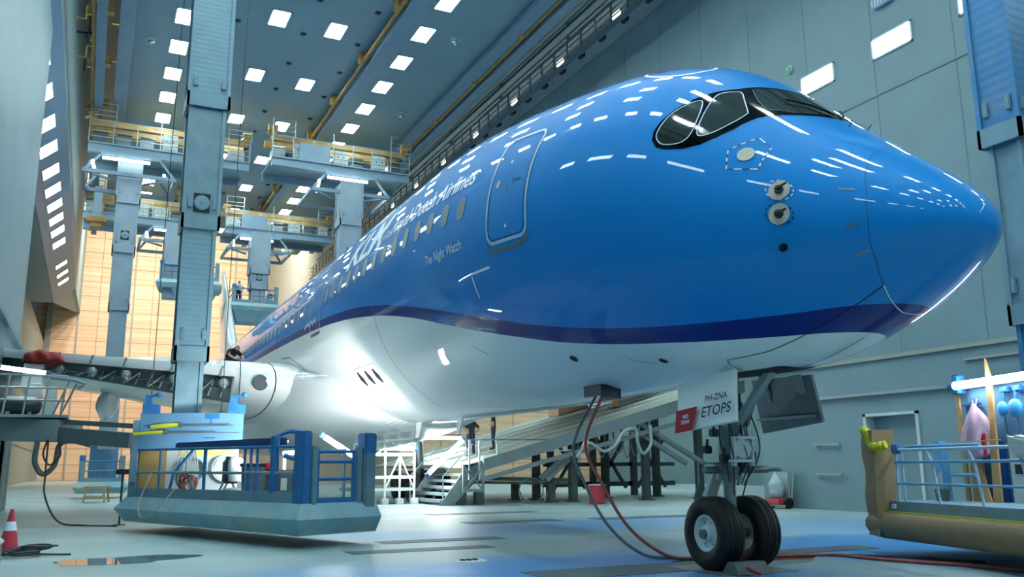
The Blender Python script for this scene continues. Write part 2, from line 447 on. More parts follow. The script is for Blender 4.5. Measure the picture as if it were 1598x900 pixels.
def nrm(d, th):
    e = 0.02; d0 = max(d-e, 0.0005)
    n = (surf0(d+e, th)-surf0(d0, th)).cross(surf0(d, th+0.5)-surf0(d, th-0.5))
    n.normalize()
    c = Vector((XA, NOSE+d, (secc(d)[0]+secc(d)[1])/2))
    if n.dot(surf0(d, th)-c) < 0: n = -n
    return n
def surf(d, th, off=0.0):
    p = surf0(d, th)
    return p + nrm(d, th)*off if off else p
def th_of_z(d, z, side=1):
    t, b, w = secc(d); c = (z-(t+b)/2)/((t-b)/2)
    return side*math.degrees(math.acos(max(-1, min(1, c))))

def patch(poly, off, step_d=0.12, step_t=4.0):
    """polygon in (d, theta) laid on the hull, cut into a fine grid"""
    bm = bmesh.new()
    bm.faces.new([bm.verts.new((p[0], p[1]*0.05, 0)) for p in poly])
    x0 = min(p[0] for p in poly); x1 = max(p[0] for p in poly); y0 = min(p[1] for p in poly); y1 = max(p[1] for p in poly)
    def cuts(a, b, s):
        n = max(1, int((b-a)/s)); return [a+(b-a)*k/(n+1) for k in range(1, n+1)]
    for x in cuts(x0, x1, step_d):
        bmesh.ops.bisect_plane(bm, geom=bm.verts[:]+bm.edges[:]+bm.faces[:], plane_co=(x,0,0), plane_no=(1,0,0), dist=1e-6)
    for y in cuts(y0, y1, step_t):
        bmesh.ops.bisect_plane(bm, geom=bm.verts[:]+bm.edges[:]+bm.faces[:], plane_co=(0,y*0.05,0), plane_no=(0,1,0), dist=1e-6)
    for v in bm.verts: v.co = surf(v.co.x, v.co.y/0.05, off)
    return bm
def add_patch(mb, poly, off, **k): mb.add_bm(patch(poly, off, **k)); return mb
def rounded(pts, r_frac=0.25, n=5):
    """round the corners of a closed (d, theta) polygon"""
    out = []; N = len(pts)
    for i in range(N):
        a = Vector((pts[i-1][0], pts[i-1][1]*0.05)); b = Vector((pts[i][0], pts[i][1]*0.05)); c = Vector((pts[(i+1)%N][0], pts[(i+1)%N][1]*0.05))
        r = r_frac*min((a-b).length, (c-b).length)
        p0 = b+(a-b).normalized()*r; p1 = b+(c-b).normalized()*r
        for k in range(n+1):
            t = k/n; q = p0*(1-t)**2+b*2*t*(1-t)+p1*t*t; out.append((q.x, q.y/0.05))
    return out
def dense(path, closed, step=0.08):
    out = []; N = len(path)
    for i in range(N if closed else N-1):
        a = path[i]; b = path[(i+1)%N]
        L = math.hypot(b[0]-a[0], (b[1]-a[1])*0.05); n = max(1, int(L/step))
        for k in range(n): out.append((a[0]+(b[0]-a[0])*k/n, a[1]+(b[1]-a[1])*k/n))
    if not closed: out.append(path[-1])
    return out
def strip(mb, path, width, off, closed=False, step=0.08):
    pts = dense(path, closed, step); P = [surf(d, t, off) for d, t in pts]; N = len(P); vs = []; fs = []
    for i in range(N):
        if closed: tg = P[(i+1)%N]-P[i-1]
        else: tg = P[min(i+1,N-1)]-P[max(i-1,0)]
        n = nrm(*pts[i]); s = n.cross(tg).normalized()*width/2
        vs += [P[i]-s, P[i]+s]
    for i in range(N if closed else N-1):
        j = (i+1)%N; fs.append((2*i,2*i+1,2*j+1,2*j))
    return mb._add(vs, fs)
def disc(mb, d, th, r, off, n=20, sx=1.0):
    c = surf(d, th, off); nn = nrm(d, th); a = Vector((0,1,0)); a = (a-nn*a.dot(nn)).normalized(); b = nn.cross(a)
    vs = [c]+[c+a*(math.cos(2*PI*k/n)*r*sx)+b*(math.sin(2*PI*k/n)*r) for k in range(n)]
    return mb._add(vs, [(0,1+k,1+(k+1)%n) for k in range(n)])
def text_mesh(s, size, shear=0.0, bold=0.0, space=1.0):
    cu = bpy.data.curves.new('lettering', 'FONT'); cu.body = s; cu.size = size; cu.shear = shear; cu.offset = bold; cu.space_character = space
    cu.resolution_u = 3
    o = bpy.data.objects.new('lettering', cu); COL.objects.link(o)
    bpy.context.view_layer.update()
    me = bpy.data.meshes.new_from_object(o.evaluated_get(bpy.context.evaluated_depsgraph_get()))
    bpy.data.objects.remove(o); bpy.data.curves.remove(cu)
    bm = bmesh.new(); bm.from_mesh(me); bpy.data.meshes.remove(me); return bm
def hull_text(mb, s, d0, z0, size, slope=0.0, off=0.006, fit=None, **k):
    """left-hand side lettering, reads towards the nose"""
    bm = text_mesh(s, size, **k)
    xs = [v.co.x for v in bm.verts]; w = max(xs)-min(xs); x0 = min(xs)
    kx = fit/w if fit else 1.0
    for step in [x0+w*i/40 for i in range(1, 40)]:
        bmesh.ops.bisect_plane(bm, geom=bm.verts[:]+bm.edges[:]+bm.faces[:], plane_co=(step,0,0), plane_no=(1,0,0), dist=1e-6)
    for v in bm.verts:
        u = (v.co.x-x0)*kx; d = d0-u; z = z0+slope*u+v.co.y
        v.co = surf(d, th_of_z(d, z), off)
    return mb.add_bm(bm)

A = thing('airliner', 'large airliner in sky blue over white with navy band, nose towards the camera', 'aeroplane', (XA, NOSE+4.7, 0))

def seam_d(th):
    x = [0, 26, 45, 70, 94, 128, 145, 162, 180]; y = [1.12, 1.03, .92, .80, .77, .86, .97, 1.12, 1.30]
    return float(np.interp(abs(((th+180) % 360)-180), x, y))
NT = 112
ths = [360.0*k/NT-180 for k in range(NT)]
def hull_grid(mb, rows, close_tip=False):
    vs = []; fs = []
    for r in rows: vs += [surf0(r(t), t) for t in ths]
    for i in range(len(rows)-1):
        for k in range(NT): fs.append((i*NT+k, i*NT+(k+1)%NT, (i+1)*NT+(k+1)%NT, (i+1)*NT+k))
    if close_tip: fs.append(tuple(range(NT)))
    return mb._add(vs, fs)
rad = MB(); hull_grid(rad, [(lambda t, s=s: 0.0006+seam_d(t)*s*s) for s in np.linspace(0, 1, 22)], True)
radome = rad.build('radome', 'livery', A, smooth=True)
st = list(np.arange(0, 6, .12))+list(np.arange(6, 22, .3))+list(np.arange(22, 46, .8))+list(np.arange(46, 66.9, .7))
fus = MB(); hull_grid(fus, [(lambda t, s=s: s if s >= 6 else s+seam_d(t)*(1-s/6.0)) for s in st])
fuselage = fus.build('fuselage', 'livery', A, smooth=True)
for o in (radome, fuselage):     # the paint is laid out in lengths from the nose tip
    o.location = (0, -4.7, 0)
    for v in o.data.vertices: v.co.y += 4.7
    nn = []
    for v in o.data.vertices:        # exact skin normals, so that radome and body shade as one
        d = max(v.co.y, 0.0006); t_, b_, w_ = secc(d)
        n_ = nrm(d, math.degrees(math.atan2(-v.co.x/w_, (v.co.z-(t_+b_)/2)/max((t_-b_)/2, 1e-6)))) if d > 0.004 else Vector((0,-1,0))
        nn.append(n_)
    o.data.normals_split_custom_set_from_vertices(nn)
mb = MB(); strip(mb, [(seam_d(t)+0.004, t) for t in range(-178, 180, 4)], 0.006, 0.003, False)
mb.build('radome_seam', 'dark_line', A)

# --- cockpit glazing
near = [(3.409,67),(3.437,63.3),(3.413,58.6),(3.347,53),(3.257,46),(3.165,38.6),(3.063,30.8),(2.971,24.3),(2.91,14.1),(2.87,6.8),(2.86,0)]
lowr = [(1.93,0),(1.957,7.5),(2.033,17.5),(2.127,24.2),(2.23,30.5),(2.33,36.8),(2.372,41.2),(2.454,49.8),(2.581,56.8),(2.742,62.8),(2.943,66.8),(3.18,69.1),(3.315,69.3)]
mask = near + [(d,-t) for d, t in near[-2::-1]] + [(d,-t) for d, t in lowr[::-1]] + lowr[1:]
mb = MB(); add_patch(mb, mask, 0.004, step_d=0.07, step_t=3.0); mb.build('cockpit_mask', 'black', A)
rear = [(3.36,65.3),(3.372,60.9),(3.326,53.9),(3.231,47.1),(3.139,42.2),(3.068,42.2),(2.978,48.1),(2.92,56.2),(2.933,61.5),(3.029,65.1),(3.234,67.4)]
mid = [(2.849,57.5),(2.91,49.7),(2.97,41.9),(3.024,34.6),(2.977,30),(2.877,26.1),(2.726,29.6),(2.514,36),(2.481,38.2),(2.51,45.1),(2.629,53.8),(2.771,58.5)]
front = [(2.86,20.2),(2.85,15.9),(2.80,8.5),(2.775,2.2),(2.4,2.0),(2.04,2.2),(2.06,13.9),(2.162,22),(2.30,26.5),(2.38,29.5),(2.58,26.5)]
def smooth_poly(pl, n=4):
    N = len(pl); out = []
    for i in range(N):
        a, b, c, d = [Vector((q[0], q[1]*.05)) for q in (pl[i-1], pl[i], pl[(i+1)%N], pl[(i+2)%N])]
        for k in range(n):
            t = k/n; q = 0.5*((2*b)+(c-a)*t+(2*a-5*b+4*c-d)*t*t+(3*b-a-3*c+d)*t**3); out.append((q.x, q.y/.05))
    return out
rear, mid, front = smooth_poly(rear), smooth_poly(mid), rounded(front, .22, 4)
for side in (1, -1):
    for nm, pl in (('cockpit_side_window', rear), ('cockpit_side_window', mid), ('windshield', front)):
        pp = [(d, t*side) for d, t in pl]
        mb = MB(); add_patch(mb, pp, 0.008, step_d=0.07, step_t=3.0)
        w = mb.build(nm, 'glass', A)
        mb = MB(); strip(mb, pp, 0.016 if nm != 'windshield' else 0.012, 0.010, True, 0.05)
        mb.build('window_outline', 'frame_pale' if nm != 'windshield' else 'gunmetal', w)
for side in (1, -1):
    mb = MB(); mb.tube([surf(2.02, 3*side, .03), surf(2.25, 8*side, .04), surf(2.45, 16*side, .04)], 0.012, 6); mb.build('windshield_wiper', 'black', A)

# --- forward passenger door
def rr_rect(d0, d1, t0, t1, rd, n=6):
    rt = rd/0.05; out = []
    for (cx, cy, a0) in ((d1-rd, t1-rt, 0), (d0+rd, t1-rt, 90), (d0+rd, t0+rt, 180), (d1-rd, t0+rt, 270)):
        for k in range(n+1):
            a = math.radians(a0+90*k/n); out.append((cx+rd*math.cos(a), cy+rt*math.sin(a)))
    return out
door = rr_rect(5.89, 7.15, 56.5, 97.8, 0.2)
mb = MB(); add_patch(mb, rr_rect(5.94, 7.10, 57.5, 96.8, 0.17), 0.005)
pdoor = mb.build('passenger_door', 'blue_gloss', A)
mb = MB(); strip(mb, door, 0.055, 0.008, True); tag(mb.build('door_outline', 'frame_pale', pdoor), 'pale outline painted round the forward door')
mb = MB(); strip(mb, rr_rect(5.95, 7.09, 57.8, 96.6, 0.17), 0.010, 0.007, True); mb.build('door_gap', 'dark_line', pdoor)
mb = MB(); strip(mb, [(7.22,97.2),(7.1,100.4),(6.5,100.6),(6.0,100.2),(5.88,97.6)], 0.075, 0.007); mb.build('door_sill', 'grey_metal', pdoor)
mb = MB(); disc(mb, 6.86, 76.5, 0.075, 0.012); mb.build('door_window', 'taped', pdoor)
mb = MB(); strip(mb, [(6.55,77.5),(6.55,79.5)], 0.02, 0.012); strip(mb, [(6.35,76),(6.35,78.5)], 0.03, 0.012); strip(mb, [(6.3,77),(6.12,77)], 0.03, 0.012); mb.build('door_handle', 'decal_navy', pdoor)
for d_, t_ in ((6.5,93.0),(6.6,68.5)): mb = MB(); disc(mb, d_, t_, 0.033, 0.012); mb.build('door_latch', 'decal_white', pdoor)
# service door aft of it
mb = MB(); add_patch(mb, rr_rect(18.98, 20.12, 70.5, 97.0, 0.2), 0.004); d2 = mb.build('passenger_door', 'livery', A)
d2.location = (0, -4.7, 0)
for v in d2.data.vertices: v.co.y += 4.7
mb = MB(); strip(mb, rr_rect(18.95, 20.15, 69.8, 97.6, 0.2), 0.045, 0.008, True); o = mb.build('door_outline', 'frame_pale', d2); o.location = (0, 4.7, 0)
mb = MB(); strip(mb, [(20.1,98.2),(19.0,98.4)], 0.09, 0.008); o = mb.build('door_sill', 'grey_metal', d2); o.location = (0, 4.7, 0)

# --- cabin windows (left row in view, right row for completeness)
def winpoly(d, side):
    out = []
    for k in range(16):
        a = 2*PI*k/16
        out.append((d+0.15*math.copysign(abs(math.cos(a))**0.8, math.cos(a)), side*(80.2+4.1*math.copysign(abs(math.sin(a))**0.8, math.sin(a)))))
    return out
wd = [8.27+0.775*k for k in range(14)] + [21.2+0.775*k for k in range(24)]
for side in (1, -1):
    for d in (wd if side == 1 else wd[:10]):
        mb = MB(); add_patch(mb, winpoly(d, side), 0.006, step_d=0.1, step_t=3); w = mb.build('cabin_window', 'cabin_glass', A)
        if side == 1 and d < 20:
            mb = MB(); strip(mb, winpoly(d, side), 0.028, 0.009, True, 0.05); mb.build('window_ring', 'rail', w)

# --- lettering on the left side
mb = MB(); hull_text(mb, 'Royal Dutch Airlines', 12.75, 6.80, 0.52, slope=-0.035, shear=0.25, bold=0.008, fit=4.8); mb.build('lettering', 'decal_white', A)
mb = MB(); hull_text(mb, 'KLM', 16.55, 6.72, 1.12, slope=0.0, shear=0.25, bold=0.03, fit=3.35); mb.build('lettering', 'decal_white', A)
mb = MB()     # crown mark above the big letters
for k in range(4): disc(mb, 14.55+0.28*k, th_of_z(14.5, 7.98), 0.10, 0.007)
disc(mb, 14.97, th_of_z(14.97, 8.22), 0.10, 0.007)
strip(mb, [(14.4, th_of_z(14.4, 7.74)), (15.55, th_of_z(15.5, 7.74))], 0.07, 0.007)
strip(mb, [(14.97, th_of_z(14.97, 8.34)), (14.97, th_of_z(14.97, 8.52))], 0.05, 0.007)
mb.build('crown_emblem', 'decal_white', A)
mb = MB(); hull_text(mb, 'The Night Watch', 10.02, 5.47, 0.27, slope=-0.03, bold=0.002, fit=1.82); mb.build('lettering', 'decal_white', A)
mb = MB(); strip(mb, [(20.9-1.5*k/24, 91.0+1.3*math.sin(k*1.9)+0.6*math.sin(k*0.8)) for k in range(25)], 0.05, 0.007, False, 0.04); mb.build('script_emblem', 'decal_white', A)

# --- markings, probes, panels
mb = MB(); strip(mb, [(7.94,114.4),(7.96,105.6),(7.24,105.2)], 0.045, 0.006); mb.build('corner_mark', 'decal_white', A)
mb = MB()
q = [(2.30,71.0),(2.36,61.5),(2.10,49.5),(1.90,53.0),(1.93,67.5)]
pth = dense(q, True, 0.09)
for i in range(0, len(pth)-1, 2): strip(mb, [pth[i], pth[(i+1)%len(pth)]], 0.018, 0.006)
mb.build('marking_outline', 'decal_white', A)
mb = MB(); strip(mb, q, 0.016, 0.004, True, 0.05); mb.build('marking_outline', 'decal_navy', A)
mb = MB(); disc(mb, 2.135, 61.0, 0.115, 0.010); mb.build('sensor_cover', 'taped', A)
for (d, t) in ((1.637,77.3),(1.629,90.7)):
    mb = MB(); disc(mb, d, t, 0.135, 0.008); plate = mb.build('pitot_plate', 'taped', A)
    mb = MB()
    for k in range(12):
        c = (d+0.155*math.cos(2*PI*k/12), t+0.155*math.sin(2*PI*k/12)/0.0275)
        e = (d+0.155*math.cos(2*PI*(k+.55)/12), t+0.155*math.sin(2*PI*(k+.55)/12)/0.0275)
        strip(mb, [c, e], 0.016, 0.007)
    mb.build('pitot_marking', 'decal_navy' if t > 80 else 'decal_white', plate)
    mb = MB(); p = surf(d, t, 0.01); n = nrm(d, t)
    mb.cyl(p, p+n*0.05, 0.06, 0.045); mb.cyl(p+n*0.05+Vector((0,0.03,0)), p+n*0.09+Vector((0,-0.16,0.0)), 0.022, 0.014, 10); mb.build('pitot_tube', 'gunmetal', plate)
mb = MB(); p = surf(1.661,108.7); n = nrm(1.661,108.7); mb.cyl(p, p+n*0.05, 0.05, 0.045, 16); mb.ball(p+n*0.05, 0.03); mb.build('temperature_probe', 'black', A)
for (d0,t0,d1,t1) in ((1.0,69,1.0,75),(0.93,97,0.93,103),(0.95,119,0.95,123)):
    mb = MB(); strip(mb, [(d0-.09,t0+.5),(d1+.06,t0+2)], 0.022, 0.006); mb.build('panel_marking', 'grey_metal', A)
for s_ in (1,-1):
    mb = MB(); p = surf(1.70, 6*s_); mb.cyl(p, p+nrm(1.70, 6*s_)*0.075+Vector((0,-.03,0)), 0.007, 0.005, 6); mb.build('ice_probe', 'black', A)
mb = MB(); strip(mb, smooth_poly([(3.75,15),(3.78,27),(4.15,31.5),(4.7,28),(5.0,18),(4.8,9),(4.2,8)]), 0.06, 0.006, True); mb.build('hatch_outline', 'decal_white', A)
mb = MB(); strip(mb, [(0.99,148.9),(1.35,152.8),(1.73,155.4),(2.3,157.6),(2.82,159.1),(3.6,159.3),(3.72,163),(3.8,171.2),(3.8,180)], 0.014, 0.005); mb.build('panel_seam', 'dark_line', A)
mb = MB(); strip(mb, [(1.0,148.9),(1.12,163),(1.25,178),(1.33,-162+360)], 0.014, 0.006); mb.build('panel_seam', 'decal_white', A)
mb = MB(); strip(mb, [(1.9,180),(2.6,181),(3.3,180.5),(3.8,180)], 0.012, 0.005); mb.build('panel_seam', 'dark_line', A)
mb = MB(); strip(mb, [(13.79,100),(13.79,119),(13.8,143),(13.9,160)], 0.02, 0.005); mb.build('panel_seam', 'line', A)
for (d, t) in ((16.77,129.8),(16.12,130.3),(15.47,130.6)):
    mb = MB(); add_patch(mb, [(d+.10,t-4),(d+.16,t+.5),(d+.02,t+4.5),(d-.10,t+4),(d-.16,t),(d-.02,t-4)], 0.006); mb.build('drain_port', 'dark', A)
mb = MB(); strip(mb, rr_rect(15.1,17.2,124,137,0.12), 0.012, 0.005, True); mb.build('panel_seam', 'line', A)
mb = MB(); strip(mb, [(11.0,126),(10.6,134)], 0.015, 0.005); mb.build('panel_seam', 'line', A); mb = MB(); strip(mb, [(9.3,130),(8.9,136)], 0.015, 0.005); mb.build('panel_seam', 'line', A)
mb = MB(); disc(mb, 6.55, 146, 0.09, 0.006, 6); mb.build('drain_port', 'dark', A); mb = MB(); disc(mb, 4.75, 155.5, 0.075, 0.006, 6); mb.build('drain_port', 'dark', A)
mb = MB(); strip(mb, [(5.35,150),(5.25,154),(4.95,156.5)], 0.012, 0.005); mb.build('panel_seam', 'line', A)
# two short blade aerials on the belly
for d in (14.5, 17.6):
    mb = MB(); p = surf(d, 172); mb.prism([p+Vector((0,-.22,.02)), p+Vector((0,.2,.02)), p+Vector((0,.28,-.42)), p+Vector((0,.10,-.42))], (0.03,0,0)); mb.build('belly_aerial', 'white', A)

# --- open ground-power hatch with its flap
mb = MB(); add_patch(mb, [(6.85,163.5),(7.55,162.5),(7.6,170.5),(6.9,171)], 0.004); gh = mb.build('power_hatch', 'dark', A)
mb = MB()
c = surf(7.2, 167)
mb.box((c.x-.22,c.y-.30,c.z-.17),(c.x+.16,c.y-.28,c.z+.05)); mb.box((c.x-.24,c.y-.30,c.z-.14),(c.x-.21,c.y+.28,c.z+.06)); mb.box((c.x+.14,c.y-.3,c.z-.19),(c.x+.17,c.y+.28,c.z+.02))
mb.build('hatch_flap', 'gunmetal', gh)

# --- nose gear bay and doors
mb = MB(); add_patch(mb, [(3.1,174),(3.2,172),(4.0,172),(4.6,172),(4.66,180),(4.6,197),(4.0,197.5),(3.2,195),(3.1,188)], 0.006); mb.build('gear_bay', 'dark', A)
def slab(mb, quad, t):
    a, b, c, d = [Vector(x) for x in quad]; n = (b-a).cross(d-a).normalized()*t
    return mb.prism([a,b,c,d], n)
mb = MB(); slab(mb, [(7.98,10.86,2.72),(8.02,9.58,2.83),(7.80,9.36,2.10),(7.76,10.60,2.00)], 0.045)
ld = mb.build('gear_door', 'white', A); tag(ld, 'white hanging nose gear door with registration')
def door_text(s, size, u0, v0, m, bold=0.0, off=0.055):
    bm = text_mesh(s, size, bold=bold)
    o = Vector((7.98,10.86,2.72)); ux = (Vector((8.02,9.58,2.83))-o).normalized(); uy = (o-Vector((7.76,10.60,2.00)))
    uy = (uy-ux*uy.dot(ux)).normalized(); n = uy.cross(ux).normalized()
    if n.x > 0: n = -n
    for v in bm.verts: v.co = o + ux*(u0+v.co.x) - uy*(v0-v.co.y) + n*off
    x = MB(); x.add_bm(bm); return x.build('lettering', m, ld)
door_text('PH-ZNA', 0.130, 0.78, 0.43, 'decal_navy', 0.002); door_text('ETOPS', 0.218, 0.74, 0.655, 'decal_navy', 0.002)
def door_plate(u0, v0, u1, v1, off):
    o = Vector((7.98,10.86,2.72)); ux = (Vector((8.02,9.58,2.83))-o).normalized(); uy = (o-Vector((7.76,10.60,2.00))); uy = (uy-ux*uy.dot(ux)).normalized()
    n = uy.cross(ux).normalized()
    if n.x > 0: n = -n
    return [o+ux*u-uy*v+n*off for (u, v) in ((u0,v0),(u1,v0),(u1-.02,v1),(u0+.05,v1))]
mb = MB(); mb.prism(door_plate(0.15, 0.47, 0.62, 0.82, 0.052), (-0.006,0,0)); tag(mb.build('warning_placard', 'decal_red', ld), 'red warning placard')
door_text('NO', 0.08, 0.35, 0.625, 'decal_white', 0.003, .072); door_text('TOW', 0.08, 0.325, 0.71, 'decal_white', 0.003, .072)
mb = MB(); slab(mb, [(9.78,11.30,2.88),(9.72,9.90,2.84),(9.98,10.0,2.14),(10.02,11.36,2.02)], 0.05)
rd = mb.build('gear_door', 'grey_metal', A); tag(rd, 'grey inner face of the far nose gear door')
for y in (10.2, 11.0):
    mb = MB(); mb.prism([(9.66,y-.12,2.86),(9.66,y+.12,2.86),(9.86,y+.06,2.50),(9.86,y-.06,2.50)], (.05,0,0)); mb.build('door_hinge', 'rail', rd)
mb = MB(); mb.box((9.86,10.05,2.22),(9.90,11.3,2.26)); mb.build('door_stiffener', 'rail', rd)

# --- nose landing gear
G = Vector((8.87, 10.86, 0.0))
g = MB(); g.cyl(G+Vector((0,0.02,1.45)), G+Vector((0,-0.10,3.0)), 0.15, 0.17, 20); g.cyl(G+Vector((0,.02,1.30)), G+Vector((0,.02,1.50)), 0.19, 0.19, 20)
g.cyl(G+Vector((0,0.0,2.1)), G+Vector((0,-0.02,2.2)), 0.21, 0.21, 20)
gear = g.build('nose_gear_leg', 'dock', A)
g = MB(); g.cyl(G+Vector((0,0.02,0.52)), G+Vector((0,0.02,1.34)), 0.095, 0.095, 20); g.build('chrome_piston', 'rail', gear)
g = MB(); g.cyl(G+Vector((-.56,0.02,.52)), G+Vector((.56,.02,.52)), 0.07, 0.07, 16); g.bbox((8.75,10.76,.42),(8.99,11.0,.80),.03); g.build('axle', 'grey_metal', gear)
g = MB(); g.bar(G+Vector((0,-.28,2.15)), G+Vector((0,-1.15,2.95)), 0.12, 0.10); g.bar(G+Vector((-.2,-.2,2.1)), G+Vector((-.35,-.5,2.9)), 0.06); g.bar(G+Vector((.2,-.2,2.1)), G+Vector((.35,-.5,2.9)), 0.06)
g.build('drag_brace', 'rail', gear)
g = MB(); g.prism([G+Vector((-.10,.25,1.42)),G+Vector((-.10,.34,1.36)),G+Vector((-.06,.62,1.05)),G+Vector((-.06,.52,1.02))], (0.2,0,0)); g.prism([G+Vector((-.08,.60,1.08)),G+Vector((-.08,.52,1.0)),G+Vector((-.08,.10,.66)),G+Vector((-.08,.16,.84))], (0.16,0,0))
g.build('torque_link', 'rim', gear)
g = MB(); g.cyl(G+Vector((-.52,-.05,1.45)), G+Vector((.70,-.05,1.45)), 0.055, 0.055, 14); g.cyl(G+Vector((.55,-.05,1.45)), G+Vector((.92,-.08,1.45)), 0.035, 0.035, 10)
g.bbox((8.58,10.66,1.40),(8.78,10.88,1.56),.02); g.bbox((8.98,10.66,1.40),(9.2,10.88,1.58),.02); g.build('steering_actuator', 'grey_metal', gear)
g = MB()
lc = G+Vector((-0.02,-.34,1.76)); ax = Vector((-0.3,-1,0.0)).normalized()
g.lathe([(-.12,.06),(-.08,.12),(0,.165),(.035,.165),(.035,.145)], lc, ax, 8, caps=False); lb = g.build('taxi_light', 'steel', gear)
g = MB(); g.lathe([(.03,0.145),(.036,0.001)], lc, ax, 8); g.build('light_lens', 'white_matte', lb)
g = MB(); g.bbox((8.62,10.46,1.56),(9.05,10.58,1.60),.01); g.bbox((8.70,10.40,1.90),(9.02,10.5,1.94),.01); g.bbox((8.66,10.46,1.50),(8.70,10.56,1.94),.01); g.bbox((9.0,10.46,1.50),(9.04,10.56,1.94),.01); g.build('light_bracket', 'rim', gear)
g = MB()
rnd = random.Random(5)
for k in range(11):
    x = rnd.uniform(-.24,.24); y = rnd.uniform(-.26,.2)
    g.tube(spline([G+Vector((x,y,rnd.uniform(2.2,2.7))), G+Vector((x+rnd.uniform(-.12,.12),y-.1,1.9)), G+Vector((x*1.2,y-.12,1.6)), G+Vector((x*.6,y*.5-.08,rnd.uniform(1.0,1.4)))],6), 0.011, 6)
g.build('hydraulic_lines', 'cable_dark', gear)
for (x,y,z) in ((-.30,-.05,2.0),(.28,.1,2.05),(-.25,-.2,1.62),(.27,-.2,1.66),(-.1,-.22,2.22),(.12,-.2,2.3),(-.34,.08,1.75)):
    g = MB(); g.bbox((G.x+x-.06,G.y+y-.06,z-.06),(G.x+x+.06,G.y+y+.06,z+.06),.015); g.cyl((G.x+x,G.y+y,z+.05),(G.x+x,G.y+y-.02,z+.16),.025); g.build('gear_valve_block', 'gunmetal', gear)
g = MB(); g.tube([G+Vector((-.62,-.05,1.25)),G+Vector((-.62,-.05,1.55)),G+Vector((-.2,-.05,1.55))],.014,6); g.tube([G+Vector((-.62,-.05,1.25)),G+Vector((-.5,.2,1.1)),G+Vector((-.45,.3,0.95))],.014,6); g.build('hand_bracket', 'rail', gear)
def wheel(cx):
    sx = -1 if cx < XA else 1
    R = 0.535; W = 0.20
    prof = [(-W*.78,.27),(-W*.98,.33),(-W,.40),(-W*.95,.465),(-W*.80,.51),(-W*.62,R-.008),(-W*.55,R-.003),(-W*.50,R-.016),(-W*.44,R-.003),(-W*.18,R),(-W*.12,R-.014),(-W*.05,R)]
    prof = prof + [(-h, r) for h, r in prof[::-1]]
    g = MB(); g.lathe(prof, (cx, G.y+.02, 0.53), (1,0,0), 56, caps=False)
    for k, p in enumerate(g.v):
        if p.z < 0.02: p.z = 0.0+p.z*0.2+0.002
    ty = g.build('tyre', 'tyre', gear)
    g = MB(); g.lathe([(-.02*sx,.27),(.15*sx,.275),(.165*sx,.255),(.155*sx,.235),(.10*sx,.215),(.085*sx,.15),(.10*sx,.115),(.15*sx,.11),(.17*sx,.085),(.172*sx,.001)], (cx, G.y+.02, .53), (1,0,0), 40, caps=False)
    g.lathe([(-.155*sx,.27),(-.10*sx,.24),(-.05*sx,.10),(-.05*sx,.001)], (cx, G.y+.02, .53), (1,0,0), 40, caps=False)
    g.build('wheel_rim', 'rim', gear)
    for k in range(6):
        a = 2*PI*k/6; c = Vector((cx+sx*.086, G.y+.02+.185*math.cos(a), .53+.185*math.sin(a))); g = MB(); g.cyl(c, c+Vector((sx*.008,0,0)), .017, .017, 10); g.build('rim_hole', 'dark', gear)
wheel(8.53); wheel(9.21)

# --- belly fairing
mb = MB(); rows = []
fd = [(17.5,2.0,2.70,3.3),(19,2.5,2.62,3.6),(21,3.02,2.48,3.9),(23,3.32,2.34,4.2),(25.5,3.52,2.2,4.5),(29,3.68,2.08,4.7),(35,3.75,2.05,4.8),(41,3.6,2.12,4.7),(45,3.3,2.35,4.3),(48.5,2.6,2.85,3.9)]
NF = 64; vs = []; fs = []
for (d, w, zb, zt) in fd:
    zc = 4.0
    for k in range(NF):
        a = 2*PI*k/NF; e = 0.72
        x = XA + w*math.copysign(abs(math.sin(a))**e, math.sin(a)); cz = math.cos(a)
        z = zc + (zt+0.9-zc if cz > 0 else zc-zb)*math.copysign(abs(cz)**e, cz)
        vs.append((x, NOSE+d, z))
for i in range(len(fd)-1):
    for k in range(NF): fs.append((i*NF+k, i*NF+(k+1)%NF, (i+1)*NF+(k+1)%NF, (i+1)*NF+k))
fs += [tuple(range(NF)), tuple(range((len(fd)-1)*NF, len(fd)*NF))]
mb._add(vs, fs); fairing = mb.build('belly_fairing', 'white', A, smooth=True)
m_ = fairing.modifiers.new('round', 'SUBSURF'); m_.levels = 2; m_.render_levels = 2
mb = MB(); strip(mb, [(24.6,101.4),(23.4,103),(22.0,112),(20.6,125),(19.4,140),(18.6,158),(18.4,172)], 0.03, 0.008); mb.build('panel_seam', 'line', A)

